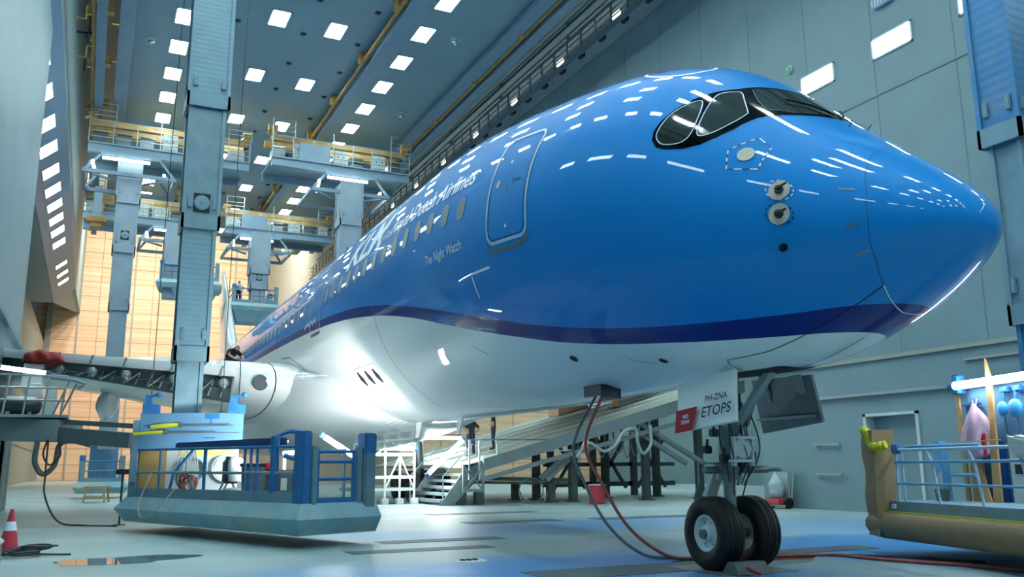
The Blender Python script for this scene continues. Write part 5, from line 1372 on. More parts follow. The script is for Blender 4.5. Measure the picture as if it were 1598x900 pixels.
# ------------------------------------------------------------ right basket, wrapped in brown paper
UR = Vector((-.27,-.963,0)).normalized(); angR = math.atan2(UR.y, UR.x)
BR = thing('platform_basket', 'work basket wrapped in brown kraft paper with sky blue rails', 'work platform', (12.73,11.44,.25), angR)
def nr(t):
    m = MB(); m.T = wm(t); return m
def rxp(t, x, y, z): return wm(t) @ Vector((x,y,z))
LR, DR = 6.0, 2.3
prof = [(.02,.42),(.07,.455),(.14,.45),(.21,.39),(.25,.30),(.25,.20),(.21,.10),(.13,.03),(.03,.0),(-.2,.0)]; n = len(prof); vs = []; fs = []
cs = [(0,DR,-1,0),(0,.0,-1,-1),(LR,0,1,-1),(LR,DR,1,0)]; st = []
for i in range(3):
    a, b = cs[i], cs[i+1]; N = 14 if i == 1 else 5
    for k in range(N):
        f = k/N; w = 1.0 if k == 0 else 1+random.uniform(-.07,.07)
        ox = a[2] if k == 0 else (0 if i == 1 else (a[2] if i == 0 else b[2])); oy = a[3] if k == 0 else (-1 if i == 1 else 0)
        st.append((a[0]+(b[0]-a[0])*f, a[1]+(b[1]-a[1])*f, ox*w, oy*w))
st.append(cs[3])
for (x, y, ox, oy) in st:
    for (o, z) in prof: vs.append((x+ox*o, y+oy*o, z))
for i in range(len(st)-1):
    for k in range(n-1): fs.append((i*n+k, i*n+k+1, (i+1)*n+k+1, (i+1)*n+k))
m = nr(BR); m._add(vs, fs); m.box((-.1,-.1,.02),(LR+.1,DR,.06)); tag(m.build('bumper', 'kraft', BR, smooth=True), 'bumper wrapped in brown paper')
m = nr(BR); m.box((.1,-.12,.41),(LR,-.03,.475)); m.build('tape_line', 'yellow', BR)
m = nr(BR); m.bbox((0,-.04,.40),(LR,DR,.64),.02); m.build('deck', 'basket_grey', BR)
m = nr(BR)
vs = []; rows = 9
for k in range(rows):
    z = .05+(1.86-.05)*k/(rows-1); w = .36*(1 if k else 1.15); b = .03*math.sin(k*1.7)
    vs += [(-.20-.02*b,-.22+b,z),(.16+b,-.24,z),(.20,.14+b,z),(-.18+b,.16,z)]
fs = [(4*k+j,4*k+(j+1)%4,4*k+4+(j+1)%4,4*k+4+j) for k in range(rows-1) for j in range(4)]+[(0,1,2,3),tuple(range(4*rows-4,4*rows))]
m._add(vs, fs); cp = m.build('corner_post', 'kraft', BR); tag(cp, 'corner post wrapped in brown paper')
m = nr(BR); rt_ = random.Random(6)
m.tube(spline([(-.14,-.20,1.87),(-.04,-.20,1.82),(.02,-.20,1.72),(.06,-.20,1.62),(.16,-.20,1.56),(.28,-.18,1.57),(.38,-.12,1.60)],6), [.06+.03*rt_.random() for _ in range(37)], 8); m.build('tape', 'yellow', cp)
m = nr(BR); m.box((.36,-.10,.52),(.45,-.07,.60)); m.build('placard', 'white_matte', BR)
m = nr(BR); m.bbox((.40,-.06,1.44),(.56,.06,1.6),.02); m.build('rail_end', 'basket_blue', BR)
for z, r_ in ((1.50,.028),(1.30,.024),(.94,.022)):
    m = nr(BR); m.cyl((.42,0,z),(LR,0,z),r_,r_,10); m.build('guard_rail', 'frame_pale' if z > 1.4 else 'sky_rail', BR)
m = nr(BR); m.cyl((.4,.25,1.56),(2.2,.28,1.56),.026,.026,8); m.build('guard_rail', 'sky_rail', BR)
for x in (1.42,2.42,3.4,4.4):
    m = nr(BR); m.cyl((x+.12,0,.62),(x,0,1.3),.022,.022,8); m.cyl((x,0,1.3),(x-.15,0,1.5),.02,.02,8); m.build('rail_post', 'frame_pale', BR)
for x in (.45,.62): m = nr(BR); m.cyl((x,.0,.62),(x,.0,1.48),.022,.022,8); m.build('rail_post', 'frame_pale', BR)
m = nr(BR); m.cyl((.5,1.0,1.55),(1.1,1.0,1.58),.03,.03,8); m.cyl((.5,1.0,1.08),(1.1,1.0,1.08),.03,.03,8); m.bbox((.18,.9,.6),(.36,1.1,1.66),.02); m.build('end_gate', 'sky_rail', BR)
# back board with equipment
m = nr(BR); m.bbox((.62,1.36,.6),(4.2,1.42,2.7),.02); bb = m.build('back_board', 'panel_blue', BR)
m = nr(BR); m.bbox((1.15,1.28,.6),(1.45,1.36,1.62),.02); m.build('locker', mat('royal_blue_locker',(24,92,170),.5,vary=.15), bb)
m = nr(BR); m.bbox((1.62,1.24,.62),(2.6,1.36,1.6),.02); m.build('control_box', 'cabinet', bb)
m = nr(BR); m.box((1.75,1.225,1.1),(1.9,1.24,1.25)); m.box((1.78,1.22,1.12),(1.81,1.225,1.2)); m.build('socket_plate', 'dark', bb)
for i, (x, w, z1, tlt, l) in enumerate(((.60,.10,2.65,.1,'narrow raw plank leaning at the left end of the right basket board'),(.92,.30,1.75,.06,'wide raw plank standing on the right basket deck below the pink bag'),(1.38,.19,3.0,.0,'tall pointed raw plank rising above the tube light in the right basket'),(1.22,.14,1.2,.25,'short raw plank leaning at the foot of the blue locker'))):
    m = nr(BR); y = 1.20-.03*i
    m.prism([(x-w/2,y,.61),(x+w/2,y,.61),(x+w/2-tlt,y+.05,z1-(.35 if i == 2 else 0)),(x-(0 if i == 2 else w/2)-tlt,y+.05,z1)], (0,.035,0)); tag(m.build('plank', 'plank'), l, 'plank')
a = rxp(BR,.68,1.12,2.60); b = rxp(BR,3.6,1.12,2.62)
tube_light(a, b, 'long bright tube light across the top of the right basket board', .065, True, 'soft_glow')
m = nr(BR); m.bbox((.52,1.16,2.45),(.70,1.32,2.80),.02); tag(m.build('lamp_bracket', 'basket_blue'), 'blue bracket at the left end of the long tube light', 'bracket')
o = thing('clothes_hook', 'blue hook rail with blue overalls hanging on the right basket board', 'hook rail', rxp(BR,.85,1.2,1.9), angR)
m = nr(BR); m.bbox((.70,1.18,2.24),(1.05,1.32,2.30),.015); m.cyl((1.02,1.2,2.27),(1.02,1.2,2.36),.05); m.build('hook_bar', 'basket_blue', o)
m = nr(BR); m.prism([(.72,1.24,2.24),(.96,1.24,2.24),(.92,1.26,1.85),(.86,1.26,1.55),(.76,1.26,1.60)], (0,.07,0)); m.build('hanging_cloth', 'basket_blue', o)
bm = bmesh.new(); bmesh.ops.create_uvsphere(bm, u_segments=24, v_segments=18, radius=1)
for v in bm.verts:
    z = v.co.z; an = math.atan2(v.co.y, v.co.x); rr_ = math.hypot(v.co.x, v.co.y)
    prof_ = float(np.interp(z, [-1,-.92,-.6,-.1,.4,.75,.9,1], [.0,.75,1.0,.98,.80,.42,.20,.12])); k_ = prof_*(1+.10*math.sin(4*an+3*z)+.08*math.sin(7*an-5*z)+.05*math.sin(11*an+2))
    v.co = wm(BR) @ Vector((1.12+math.cos(an)*.27*k_+.05*math.sin(3*z), 1.08+math.sin(an)*.17*k_, 1.80+z*.46))
m = MB(); m.add_bm(bm); o = thing('plastic_bag', 'pinkish plastic bag hanging from the board in the right basket', 'bag', rxp(BR,1.12,1.08,1.38), angR); m.build('bag_body', 'bag_pink', o, smooth=True)
m = nr(BR); m.tube([(1.08,1.1,2.2),(1.05,1.15,2.34),(1.14,1.15,2.34),(1.16,1.1,2.2)], .012, 6); m.build('bag_handle', 'bag_pink', o)
m = nr(BR); m.prism([(1.2,1.0,1.42),(1.36,1.02,1.75),(1.33,1.04,1.40)], (0,.05,0)); m.build('bag_lining', 'decal_red', o)
for i, x in enumerate((1.62, 1.90)):
    o = thing('ear_defender', 'round blue %s hung on the right basket board, %s of the pair' % ('spray mask', ('left','right')[i]), 'mask', rxp(BR,x,1.25,2.0), angR)
    m = nr(BR); m.ball((x,1.24,2.14),.11+.04*i,.07,.13+.02*i,16); m.build('mask_body', mat('sky_blue_mask',(70,160,225),.4,vary=.1) if i == 0 else bpy.data.materials['sky_blue_mask'], o)
    m = nr(BR); m.tube([(x,1.26,2.26),(x+.02,1.28,2.40),(x+.05,1.3,2.45)], .03, 8); m.bbox((x-.04,1.24,2.40),(x+.14,1.34,2.5),.02); m.build('strap', 'basket_blue', o)
    m = nr(BR); m.cyl((x,1.26,2.02),(x,1.27,1.72),.012,.012,6); m.ball((x,1.27,1.70),.03); m.build('cord', 'grey_metal', o)
m = nr(BR); m.cyl((1.15,.55,1.60),(2.4,.5,1.62),.014,.014,6); tag(m.build('stick', 'plank'), 'thin wooden stick lying on the top rail of the right basket', 'stick')
bm = bmesh.new(); bmesh.ops.create_cube(bm, size=1); bmesh.ops.bevel(bm, geom=list(bm.edges), offset=.15, segments=3, affect='EDGES')
for v in bm.verts: v.co = wm(BR) @ Vector((3.62+v.co.x*.8, .05+v.co.y*.2+v.co.x*.05, 1.42+v.co.z*.30-.25*v.co.x*(1 if v.co.x < 0 else .2)))
m = MB(); m.add_bm(bm); tag(m.build('folded_sheet', 'fabric_white'), 'pale folded sheet draped on the rail of the paper wrapped basket', 'sheet')
m = nr(BR); m.lathe([(0,.10),(.22,.11),(.24,.09),(.24,.001)], (.62,.9,.6), (0,0,1), 16); m.build('pot', 'dock_under', None) if False else None
o = thing('paint_tray', 'small dark paint pot with brushes on the right basket deck', 'paint pot', rxp(BR,.5,.75,.62), angR)
m = nr(BR); m.lathe([(0,.10),(.20,.12),(.22,.12),(.22,.10),(.03,.09),(.03,.001)], (.55,.75,.62), (0,0,1), 16); m.build('pot', 'dock_under', o)
m = nr(BR)
for k in range(3): m.bar((.52+.03*k,.75,.7),(.48+.06*k,.72,1.05+.05*k),.02,.02)
m.build('brush', 'hose_pale', o)
m = nr(BR)
for z in (1.32,1.08,.86): m.box((.62,1.34,z),(.95,1.40,z+.03))
m.build('shelf_slat', 'grey_metal', bb)

# ------------------------------------------------------------ gangway at the left
gw = thing('gangway', 'grey steel gangway beam crossing from the left wall to the left basket', 'gangway', (-.4,28,2.0))
def qslab(m, p, q, w, h): return m.bar(p, q, w, h)
m = MB(); m.bar((-2.1,29.6,2.66),(-.5,28.7,2.60),1.4,.62); m.build('beam', 'dock', gw)
m = MB(); m.bar((-.75,28.85,2.52),(1.35,27.2,2.30),1.0,.42); m.bar((-.6,28.4,2.86),(1.35,26.7,2.68),.08,.14); m.build('beam_arm', 'grey_metal', gw)
m = MB(); m.box((-2.4,28.2,2.97),(-.55,29.8,3.05)); m.build('deck', 'dock', gw)
for x in (-2.2,-1.7,-1.2,-.75):
    m = MB(); m.cyl((x,28.25,3.05),(x+.1,28.25,4.15),.03,.03,8); m.build('rail_post', 'rail', gw)
for z in (3.45,3.8,4.15):
    m = MB(); m.cyl((-2.5,28.25,z),(-.65,28.25,z),.03,.03,8); m.build('guard_rail', 'rail', gw)
m = MB(); m.tube([(-1.1,28.25,4.12),(-.45,28.25,4.05),(-.2,28.2,3.95),(-.35,28.2,3.8)], .06, 8); m.tube([(-.95,28.3,3.05),(-.6,28.25,4.0)],.03,6); m.tube([(-.75,28.3,3.05),(-.4,28.25,3.95)],.03,6); m.build('end_rail', 'beam', gw)
o = thing('gangway_tank', 'dark blue cylinder lying on the gangway behind its rail', 'tank', (-1.9,28.8,3.05))
m = MB(); m.lathe([(0,.02),(.05,.2),(.2,.27),(.9,.27),(1.05,.2),(1.1,.02)], (-2.35,28.8,3.33), (1,0,0), 18); m.build('tank_body', 'gunmetal', o)
m = MB(); m.box((-2.15,28.6,3.05),(-2.05,29.0,3.2)); m.box((-1.6,28.6,3.05),(-1.5,29.0,3.2)); m.build('tank_foot', 'dock', o)
m = MB(); m.bbox((-1.65,28.9,3.5),(-1.3,29.3,4.0),.03); m.bbox((-1.2,28.9,3.06),(-.9,29.2,3.9),.03); m.build('tank_gauge', 'white_matte', o)
tube_light((-2.4,29.0,4.42),(-1.25,29.0,4.30), 'bright tube light above the gangway rail', .06, True, 'soft_glow')
m = MB(); m.tube(spline([(-1.25,28.3,2.35),(-1.28,28.3,1.75),(-1.05,28.3,1.40),(-.78,28.3,1.65),(-.70,28.3,2.2),(-.4,28.2,2.32),(.1,27.8,2.2)],8), .075, 10); tag(m.build('flexible_duct', 'grey_metal'), 'thick grey flexible hose looping below the gangway', 'hose')
m = MB(); m.tube(spline([(-1.0,28.1,2.35),(-1.08,28.1,1.95),(-.9,28.1,1.65),(-.66,28.1,1.9),(-.7,28.1,2.25)],8), .025, 8); tag(m.build('power_cable', 'cable_dark'), 'thin dark cable looping below the gangway', 'cable')
m = MB(); m.tube(spline([(-.98,28.0,2.35),(-.97,27.9,1.4),(-.92,27.7,.8),(-.55,27.9,.12),(.1,27.4,.02),(.9,26.6,.02)],10), .025, 8); tag(m.build('power_cable', 'cable_dark'), 'dark cable hanging from the gangway and trailing along the floor to the left basket', 'cable')
o = thing('trestle', 'low pale trestle on the floor in front of the far small basket', 'trestle', (.5,46.5,0))
for (x, y) in ((.05,46.0),(.95,46.0),(.05,47.0),(1.15,47.0)): m = MB(); m.bar((x,y,0),(x+(.1 if x < .5 else -.1),y,.72),.09); m.build('trestle_leg', 'plank', o)
m = MB(); m.box((.0,45.9,.68),(1.2,47.1,.76)); m.bar((.1,46.0,.3),(.95,46.0,.3),.06); m.build('trestle_top', 'plank', o)
o = thing('rail_stand', 'dark stand with a small box beside the left end of the basket', 'stand', (.98,27.3,0))
m = MB(); m.cyl((.98,27.3,0),(.98,27.3,1.4),.03); m.cyl((.98,27.3,0),(.98,27.3,.03),.18,.16,16); m.build('stand_pole', 'gunmetal', o)
m = MB(); m.bbox((.8,27.2,1.38),(1.15,27.4,1.52),.02); m.build('switch_box', 'dark', o)
# cone and clutter in the lower left corner
o = thing('traffic_cone', 'red and white traffic cone beside the left wall', 'traffic cone', (-1.2,19.9,0))
m = MB(); m.box((-1.42,19.68,.0),(-.98,20.12,.05)); m.build('cone_base', 'dock_under', o)
m = MB(); m.lathe([(.05,.17),(.28,.135),(.62,.06),(.78,.03),(.78,.001)], (-1.2,19.9,0), (0,0,1), 24); m.build('cone_body', 'red', o)
m = MB(); m.lathe([(.38,.118),(.55,.083)], (-1.2,19.9,0), (0,0,1), 24); m.build('cone_band', 'decal_white', o)
m = MB()
rnd = random.Random(8)
for k in range(7): m.tube(coil((-.95+.05*k,18.4+.06*k,.07+.012*k),(.1*rnd.uniform(-1,1),.1*rnd.uniform(-1,1),1),.22+.03*rnd.random(),1.4,.02,14,.25,k), .018, 6)
m.tube(spline([(-.75,18.4,.05),(-.4,18.35,.03),(-.1,18.3,.02)],6), .018, 6)
tag(m.build('cable_heap', 'cable_dark'), 'heap of dark cable on the floor beside the red and white cone', 'cable')
o = thing('low_cabinet', 'grey low cabinet with a pale lid in front of the red and white cone', 'cabinet', (-1.2,13.6,0))
m = MB(); m.bbox((-1.60,12.9,0),(-.92,14.0,.55),.02); m.build('cabinet_body', 'dock', o)
m = MB(); m.bbox((-1.62,12.88,.55),(-.90,14.02,.62),.02); m.build('cabinet_lid', 'cabinet', o)
m = MB(); m.box((-.925,13.0,.08),(-.912,13.9,.5)); m.build('cabinet_door', mat('faded_pink_panel',(150,112,112),.6,vary=.1), o)

# ------------------------------------------------------------ cables, chock, mat at the nose gear
hp = surf(7.25, 167)+Vector((0,-.05,-.05))
m = MB(); m.tube(spline([hp, (7.95,13.6,1.9),(8.1,13.3,1.2),(8.35,12.9,.5),(8.75,12.45,.08),(9.15,12.1,.03),(9.9,11.95,.03),(10.6,11.8,.03),(11.5,11.5,.03),(11.55,10.9,.03),(11.7,10.2,.03),(12.0,9.4,.03),(12.1,8.5,.03),(12.15,7.5,.03)],10), .028, 8)
tag(m.build('power_cable', 'cable_red'), 'thick orange-red power cable hanging from the belly and running right along the floor', 'cable')
m = MB(); m.tube(spline([hp+Vector((-.06,.1,0)), (7.80,13.75,1.9),(7.9,13.55,1.2),(8.15,13.2,.5),(8.5,12.75,.08),(8.9,12.35,.03),(9.5,12.0,.03)],10), .026, 8)
tag(m.build('power_cable', 'cable_grey'), 'grey power cable hanging beside the orange-red one from the belly', 'cable')
m = MB(); m.tube(spline([(9.5,12.15,.03),(10.6,12.05,.03),(11.6,11.4,.03),(12.2,10.5,.03),(12.6,9.5,.03)],8), .02, 8); tag(m.build('power_cable', 'cable_dark'), 'thin dark cable on the floor right of the nose wheels', 'cable')
o = thing('wheel_chock', 'grey wedge chock on the floor in front of the nose wheels', 'chock', (8.62,10.1,0))
m = MB(); m.prism([(8.34,10.12,.01),(8.34,10.50,.01),(8.34,10.36,.17),(8.34,10.22,.17)], (.56,0,0)); m.build('chock_body', 'chock_grey', o)
m = MB(); m.tube([(8.5,10.15,.1),(8.52,10.02,.06),(8.6,9.98,.03)], .02, 6); m.build('chock_rope', 'decal_red', o)
mb = MB(); mb.box((8.15,10.2,.001),(9.5,11.6,.008)); tag(mb.build('rubber_mat', 'cable_grey'), 'thin grey mat under the nose wheels', 'mat')

# ------------------------------------------------------------ dock
dk = thing('access_dock', 'large grey steel access dock with ramp under the fuselage', 'access dock', (18,38,0))
def dz(x): return 1.75+.27*(x-14.6)
m = MB(); m.prism([(14.0,33.6,dz(14.0)-.12),(28.5,33.6,dz(28.5)-.12),(28.5,33.6,dz(28.5)),(14.0,33.6,dz(14.0))], (0,13,0)); m.build('ramp_deck', 'dock_deck', dk)
m = MB(); m.prism([(14.7,33.4,dz(14.7)-.42),(28.5,33.4,dz(28.5)-.55),(28.5,33.4,dz(28.5)+.06),(14.7,33.4,dz(14.7)+.06)], (0,.15,0)); m.build('side_beam', 'dock', dk)
for y in np.arange(36, 46, 2.0):
    m = MB(); m.prism([(14.6,y,dz(14.6)+.001),(28,y,dz(28)+.001),(28,y,dz(28)+.05),(14.6,y,dz(14.6)+.05)], (0,.1,0)); m.build('deck_batten', 'white_matte', dk)
m = MB(); m.bar((14.6,33.45,1.0),(28,33.45,4.3),.12,.18); m.build('lower_chord', 'dock', dk)
m = MB(); m.bar((14.3,34.2,1.06),(19.6,34.2,.92),.12,.16); m.bar((14.3,34.2,.9),(19.2,34.2,.78),.1,.12); m.build('tie_beam', 'dock_under', dk)
for x in (18.1, 19.2, 23.0, 26.0):
    for y in (34.0, 37.5):
        zt = min(dz(x)-.2, 5); m = MB(); m.bbox((x-.16,y-.16,0),(x+.16,y+.16,zt if x > 20 else (.75 if x < 18.5 else zt)),.02); m.box((x-.26,y-.26,0),(x+.26,y+.26,.05)); m.build('leg', 'dock_under', dk)
for (a, b) in (((17.6,34.0,1.0),(19.4,34.0,2.4)),((17.9,34.0,.95),(19.6,34.0,2.3)),((22.1,33.6,3.6),(26.0,33.6,1.6)),((22.0,33.6,3.2),(25.0,33.6,1.6)),((19.4,34.0,1.7),(19.4,34.0,2.7))):
    m = MB(); m.bar(a, b, .16, .2); m.build('brace', 'dock', dk)
for x in (14.1, 14.55, 15.35, 18.2):
    m = MB(); m.bar((x,33.5,1.0 if x < 15 else dz(x)),(x,33.5,2.62),.06); m.build('rail_post', 'frame_pale', dk)
m = MB(); m.cyl((13.8,33.5,2.6),(19.5,33.5,2.66),.03,.03,8); m.build('guard_rail', 'panel_blue', dk)
m = MB(); m.cyl((13.8,33.5,2.0),(19.0,33.5,2.2),.022,.022,8); m.build('guard_rail', 'frame_pale', dk)
m = MB(); m.box((13.8,33.5,.52),(14.75,36.5,.62)); m.box((13.8,33.6,1.5),(14.75,38.5,1.62)); m.bar((13.9,33.5,.6),(14.7,33.5,1.5),.08); m.bar((14.7,33.5,.6),(13.9,33.5,1.5),.06); m.bar((13.85,33.5,.5),(13.85,33.5,1.6),.08); m.bar((14.72,33.5,.5),(14.72,33.5,1.6),.08); m.build('landing_frame', 'dock', dk)
for (x, y) in ((13.95,34.0),(14.65,33.8)):
    m = MB(); m.bbox((x-.18,y-.18,0),(x+.18,y+.18,.52),.02); m.build('leg', 'dock_under', dk)
for x0 in (21.5, 24.0, 26.5):
    m = MB(); m.bar((x0,40,.4),(x0+1.8,40,3.0),.14); m.bar((x0+1.8,40,.4),(x0,40,3.0),.14); m.bar((x0-.6,40,1.6),(x0+2.4,40,1.6),.14,.2); m.bar((x0-.6,40,.6),(x0+2.4,40,.6),.16,.24); m.bar((x0-.2,40,0),(x0-.2,40,3.2),.28); m.build('truss', 'dock_under', dk)
m = MB(); m.tube(spline([(19.0,33.3,1.9),(19.6,33.25,2.5),(20.3,33.2,2.15),(20.9,33.2,2.4),(21.4,33.2,3.0),(22.0,33.2,3.1),(22.1,33.2,2.5),(22.4,33.2,2.05),(22.8,33.2,2.5),(22.8,33.2,3.3)],8), .07, 8); m.build('cable_hose', 'hose_pale', dk)
m = MB()
for k in range(6): m.tube(spline([(20.6+.45*k,34.4,3.1+.1*k),(20.7+.45*k,34.3,2.3),(20.9+.45*k,34.3,1.9+.1*(k%3)),(21.1+.45*k,34.3,2.5),(21.1+.45*k,34.4,3.2+.1*k)],6), .03, 6)
m.build('cable_loops', 'dock', dk)
m = MB(); m.tube(coil((17.0,33.6,.5),(.1,1,0),.55,1.5,.1,24,.15,2), .025, 6); m.build('cable_loops', 'cable_grey', dk)
# stair up to the dock
sr = thing('steel_stair', 'steel stair with open treads leading up to the dock', 'stair', (13.2,36,0))
for k in range(5):
    x = 13.0+.30*k; z = .22+.26*k; m = MB(); m.bbox((x,33.9,z-.05),(x+.34,37.8,z),.01); m.box((x,33.9,z-.12),(x+.03,37.8,z-.05)); m.build('tread', 'dock', sr)
for y in (33.8, 37.85): m = MB(); m.prism([(12.95,y,.0),(13.55,y,.0),(14.75,y,1.15),(14.75,y,1.65),(14.2,y,1.65)], (0,.06,0)); m.build('stringer', 'dock', sr)
for y in (33.85, 37.88): m = MB(); m.cyl((13.1,y,.1),(13.1,y,1.15),.03,.03,8); m.cyl((13.1,y,1.15),(14.4,y,2.45),.03,.03,8); m.build('handrail', 'frame_pale', sr)
tube_light((12.75,34.6,1.25),(14.25,34.6,2.62), 'long slanting tube light along the stair of the dock', .085)
tube_light((14.6,41.5,2.95),(17.0,41.5,2.95), 'horizontal tube light on the dock behind the first man', .07)
# brightly lit work platforms left of the stair
wp = thing('scaffold_platform', 'white lit scaffold platform left of the dock stair', 'scaffold', (11.6,36.8,0))
for z in (.55, 1.05, 2.0):
    m = MB(); m.box((10.0,36.2,z),(12.75,38.2,z+.12)); m.build('platform_deck', 'white_matte', wp)
for x in (10.1, 10.75, 11.4, 12.05, 12.7):
    m = MB(); m.bar((x,36.2,.25),(x,36.2,3.0 if x in (10.1,11.4,12.7) else 2.1),.08); m.bbox((x-.15,36.05,0),(x+.15,36.4,.25),.02); m.build('leg', 'white_matte', wp)
for (a, b) in (((10.1,36.2,.6),(10.75,36.2,2.0)),((11.4,36.2,.6),(12.05,36.2,2.0)),((12.05,36.2,2.0),(12.7,36.2,.6))):
    m = MB(); m.bar(a, b, .06); m.build('brace', 'white_matte', wp)
m = MB(); m.cyl((10.0,36.2,2.95),(12.8,36.2,2.95),.035,.035,8); m.build('guard_rail', 'white_matte', wp)
m = MB(); m.bar((11.2,36.7,2.1),(12.5,36.7,3.3),.07); m.bar((10.6,36.8,2.1),(11.0,36.8,3.3),.05); m.build('strut', 'white_matte', wp)
tube_light((10.3,36.0,2.38),(12.6,36.0,2.32), 'thick bright tube light low on the scaffold platform', .11)
tube_light((11.3,36.9,3.15),(12.2,36.9,3.2), 'short bright tube light high on the scaffold platform', .12)
m = MB(); a = Vector((13.2,38.2,2.6)); m.prism([a, a+Vector((.25,0,0)), a+Vector((.75,0,1.4)), a+Vector((.6,0,1.5))], (0,.06,0)); tag(m.build('sheet_panel', 'white_matte'), 'slanting white panel standing behind the scaffold platform', 'panel')
# lit underbelly panels: pale boards behind the dock
o = thing('storage_crate', 'pale pink crate on the dock deck below the fuselage', 'crate', (24.6,44.5,dz(24.6)))
m = MB(); m.bbox((24.0,44.0,dz(24.0)),(26.0,45.2,dz(25.5)+.8),.03); m.build('crate_body', mat('pale_pink',(196,150,134),.6,vary=.12), o)
m = MB(); m.box((23.98,43.98,dz(24)+.55),(26.02,45.22,dz(24)+.62)); m.build('crate_band', 'plank', o)
o = thing('traffic_cone', 'orange traffic cone standing on the dock ramp', 'traffic cone', (24.3,38.5,dz(24.3)))
m = MB(); z = dz(24.3)+.06; m.box((24.05,38.25,z-.06),(24.55,38.75,z+.05)); m.build('cone_base', 'dock_under', o)
m = MB(); m.lathe([(.05,.2),(.8,.05),(.8,.001)], (24.3,38.5,z), (0,0,1), 20); m.build('cone_body', mat('orange_plastic',(226,140,100),.5,vary=.08), o)
# red bin
o = thing('waste_drum', 'red waste drum standing on the floor in front of the dock', 'bin', (19.02,31.7,0))
m = MB(); m.lathe([(0,.30),(.02,.32),(.70,.33),(.72,.35),(.76,.35),(.76,.31),(.1,.29),(.1,.001)], (19.02,31.7,0), (0,0,1), 28); m.build('drum_body', 'red', o)
m = MB(); m.lathe([(.735,.36),(.775,.36),(.785,.30)], (19.02,31.7,0), (0,0,1), 28); m.build('drum_rim', 'cabinet', o)
# trolley with a plastic bag by the right wall
o = thing('hand_trolley', 'hand trolley carrying a milky plastic bag against the right wall', 'trolley', (22.35,24.7,0))
m = MB(); m.tube([(22.5,24.3,.15),(22.7,24.3,1.35),(22.7,25.2,1.35),(22.5,25.2,.15)], .025, 8); m.box((22.1,24.3,.08),(22.6,25.2,.14)); m.box((22.55,24.45,.3),(22.62,24.95,1.25)); m.build('trolley_frame', 'hose_pale', o)
for y in (24.32,25.18):
    m = MB(); m.lathe([(-.05,.14),(-.05,.19),(.05,.19),(.05,.14)], (22.4,y,.19), (0,1,0), 20); m.build('trolley_wheel', 'tyre', o)
m = MB(); m.bbox((22.0,24.35,.14),(22.4,25.15,.34),.04); m.build('tray', 'red', o)
bm = bmesh.new(); bmesh.ops.create_uvsphere(bm, u_segments=22, v_segments=16, radius=1)
for v in bm.verts:
    z = v.co.z; s_ = 1-.55*max(0,z); v.co = Vector((22.28+v.co.x*.22*s_*(1+.1*math.sin(9*z)), 24.75+v.co.y*.36*s_*(1+.08*math.sin(8*v.co.x+7*z)), .78+z*.5))
m = MB(); m.add_bm(bm); b_ = thing('plastic_bag', 'milky plastic bag on the hand trolley by the right wall', 'bag', (22.28,24.75,.34)); m.build('bag_body', 'bag_clear', b_, smooth=True)
m = MB(); m.tube([(22.26,24.7,1.2),(22.24,24.66,1.34),(22.3,24.84,1.34),(22.28,24.8,1.2)], .012, 6); m.build('bag_handle', 'bag_clear', b_)

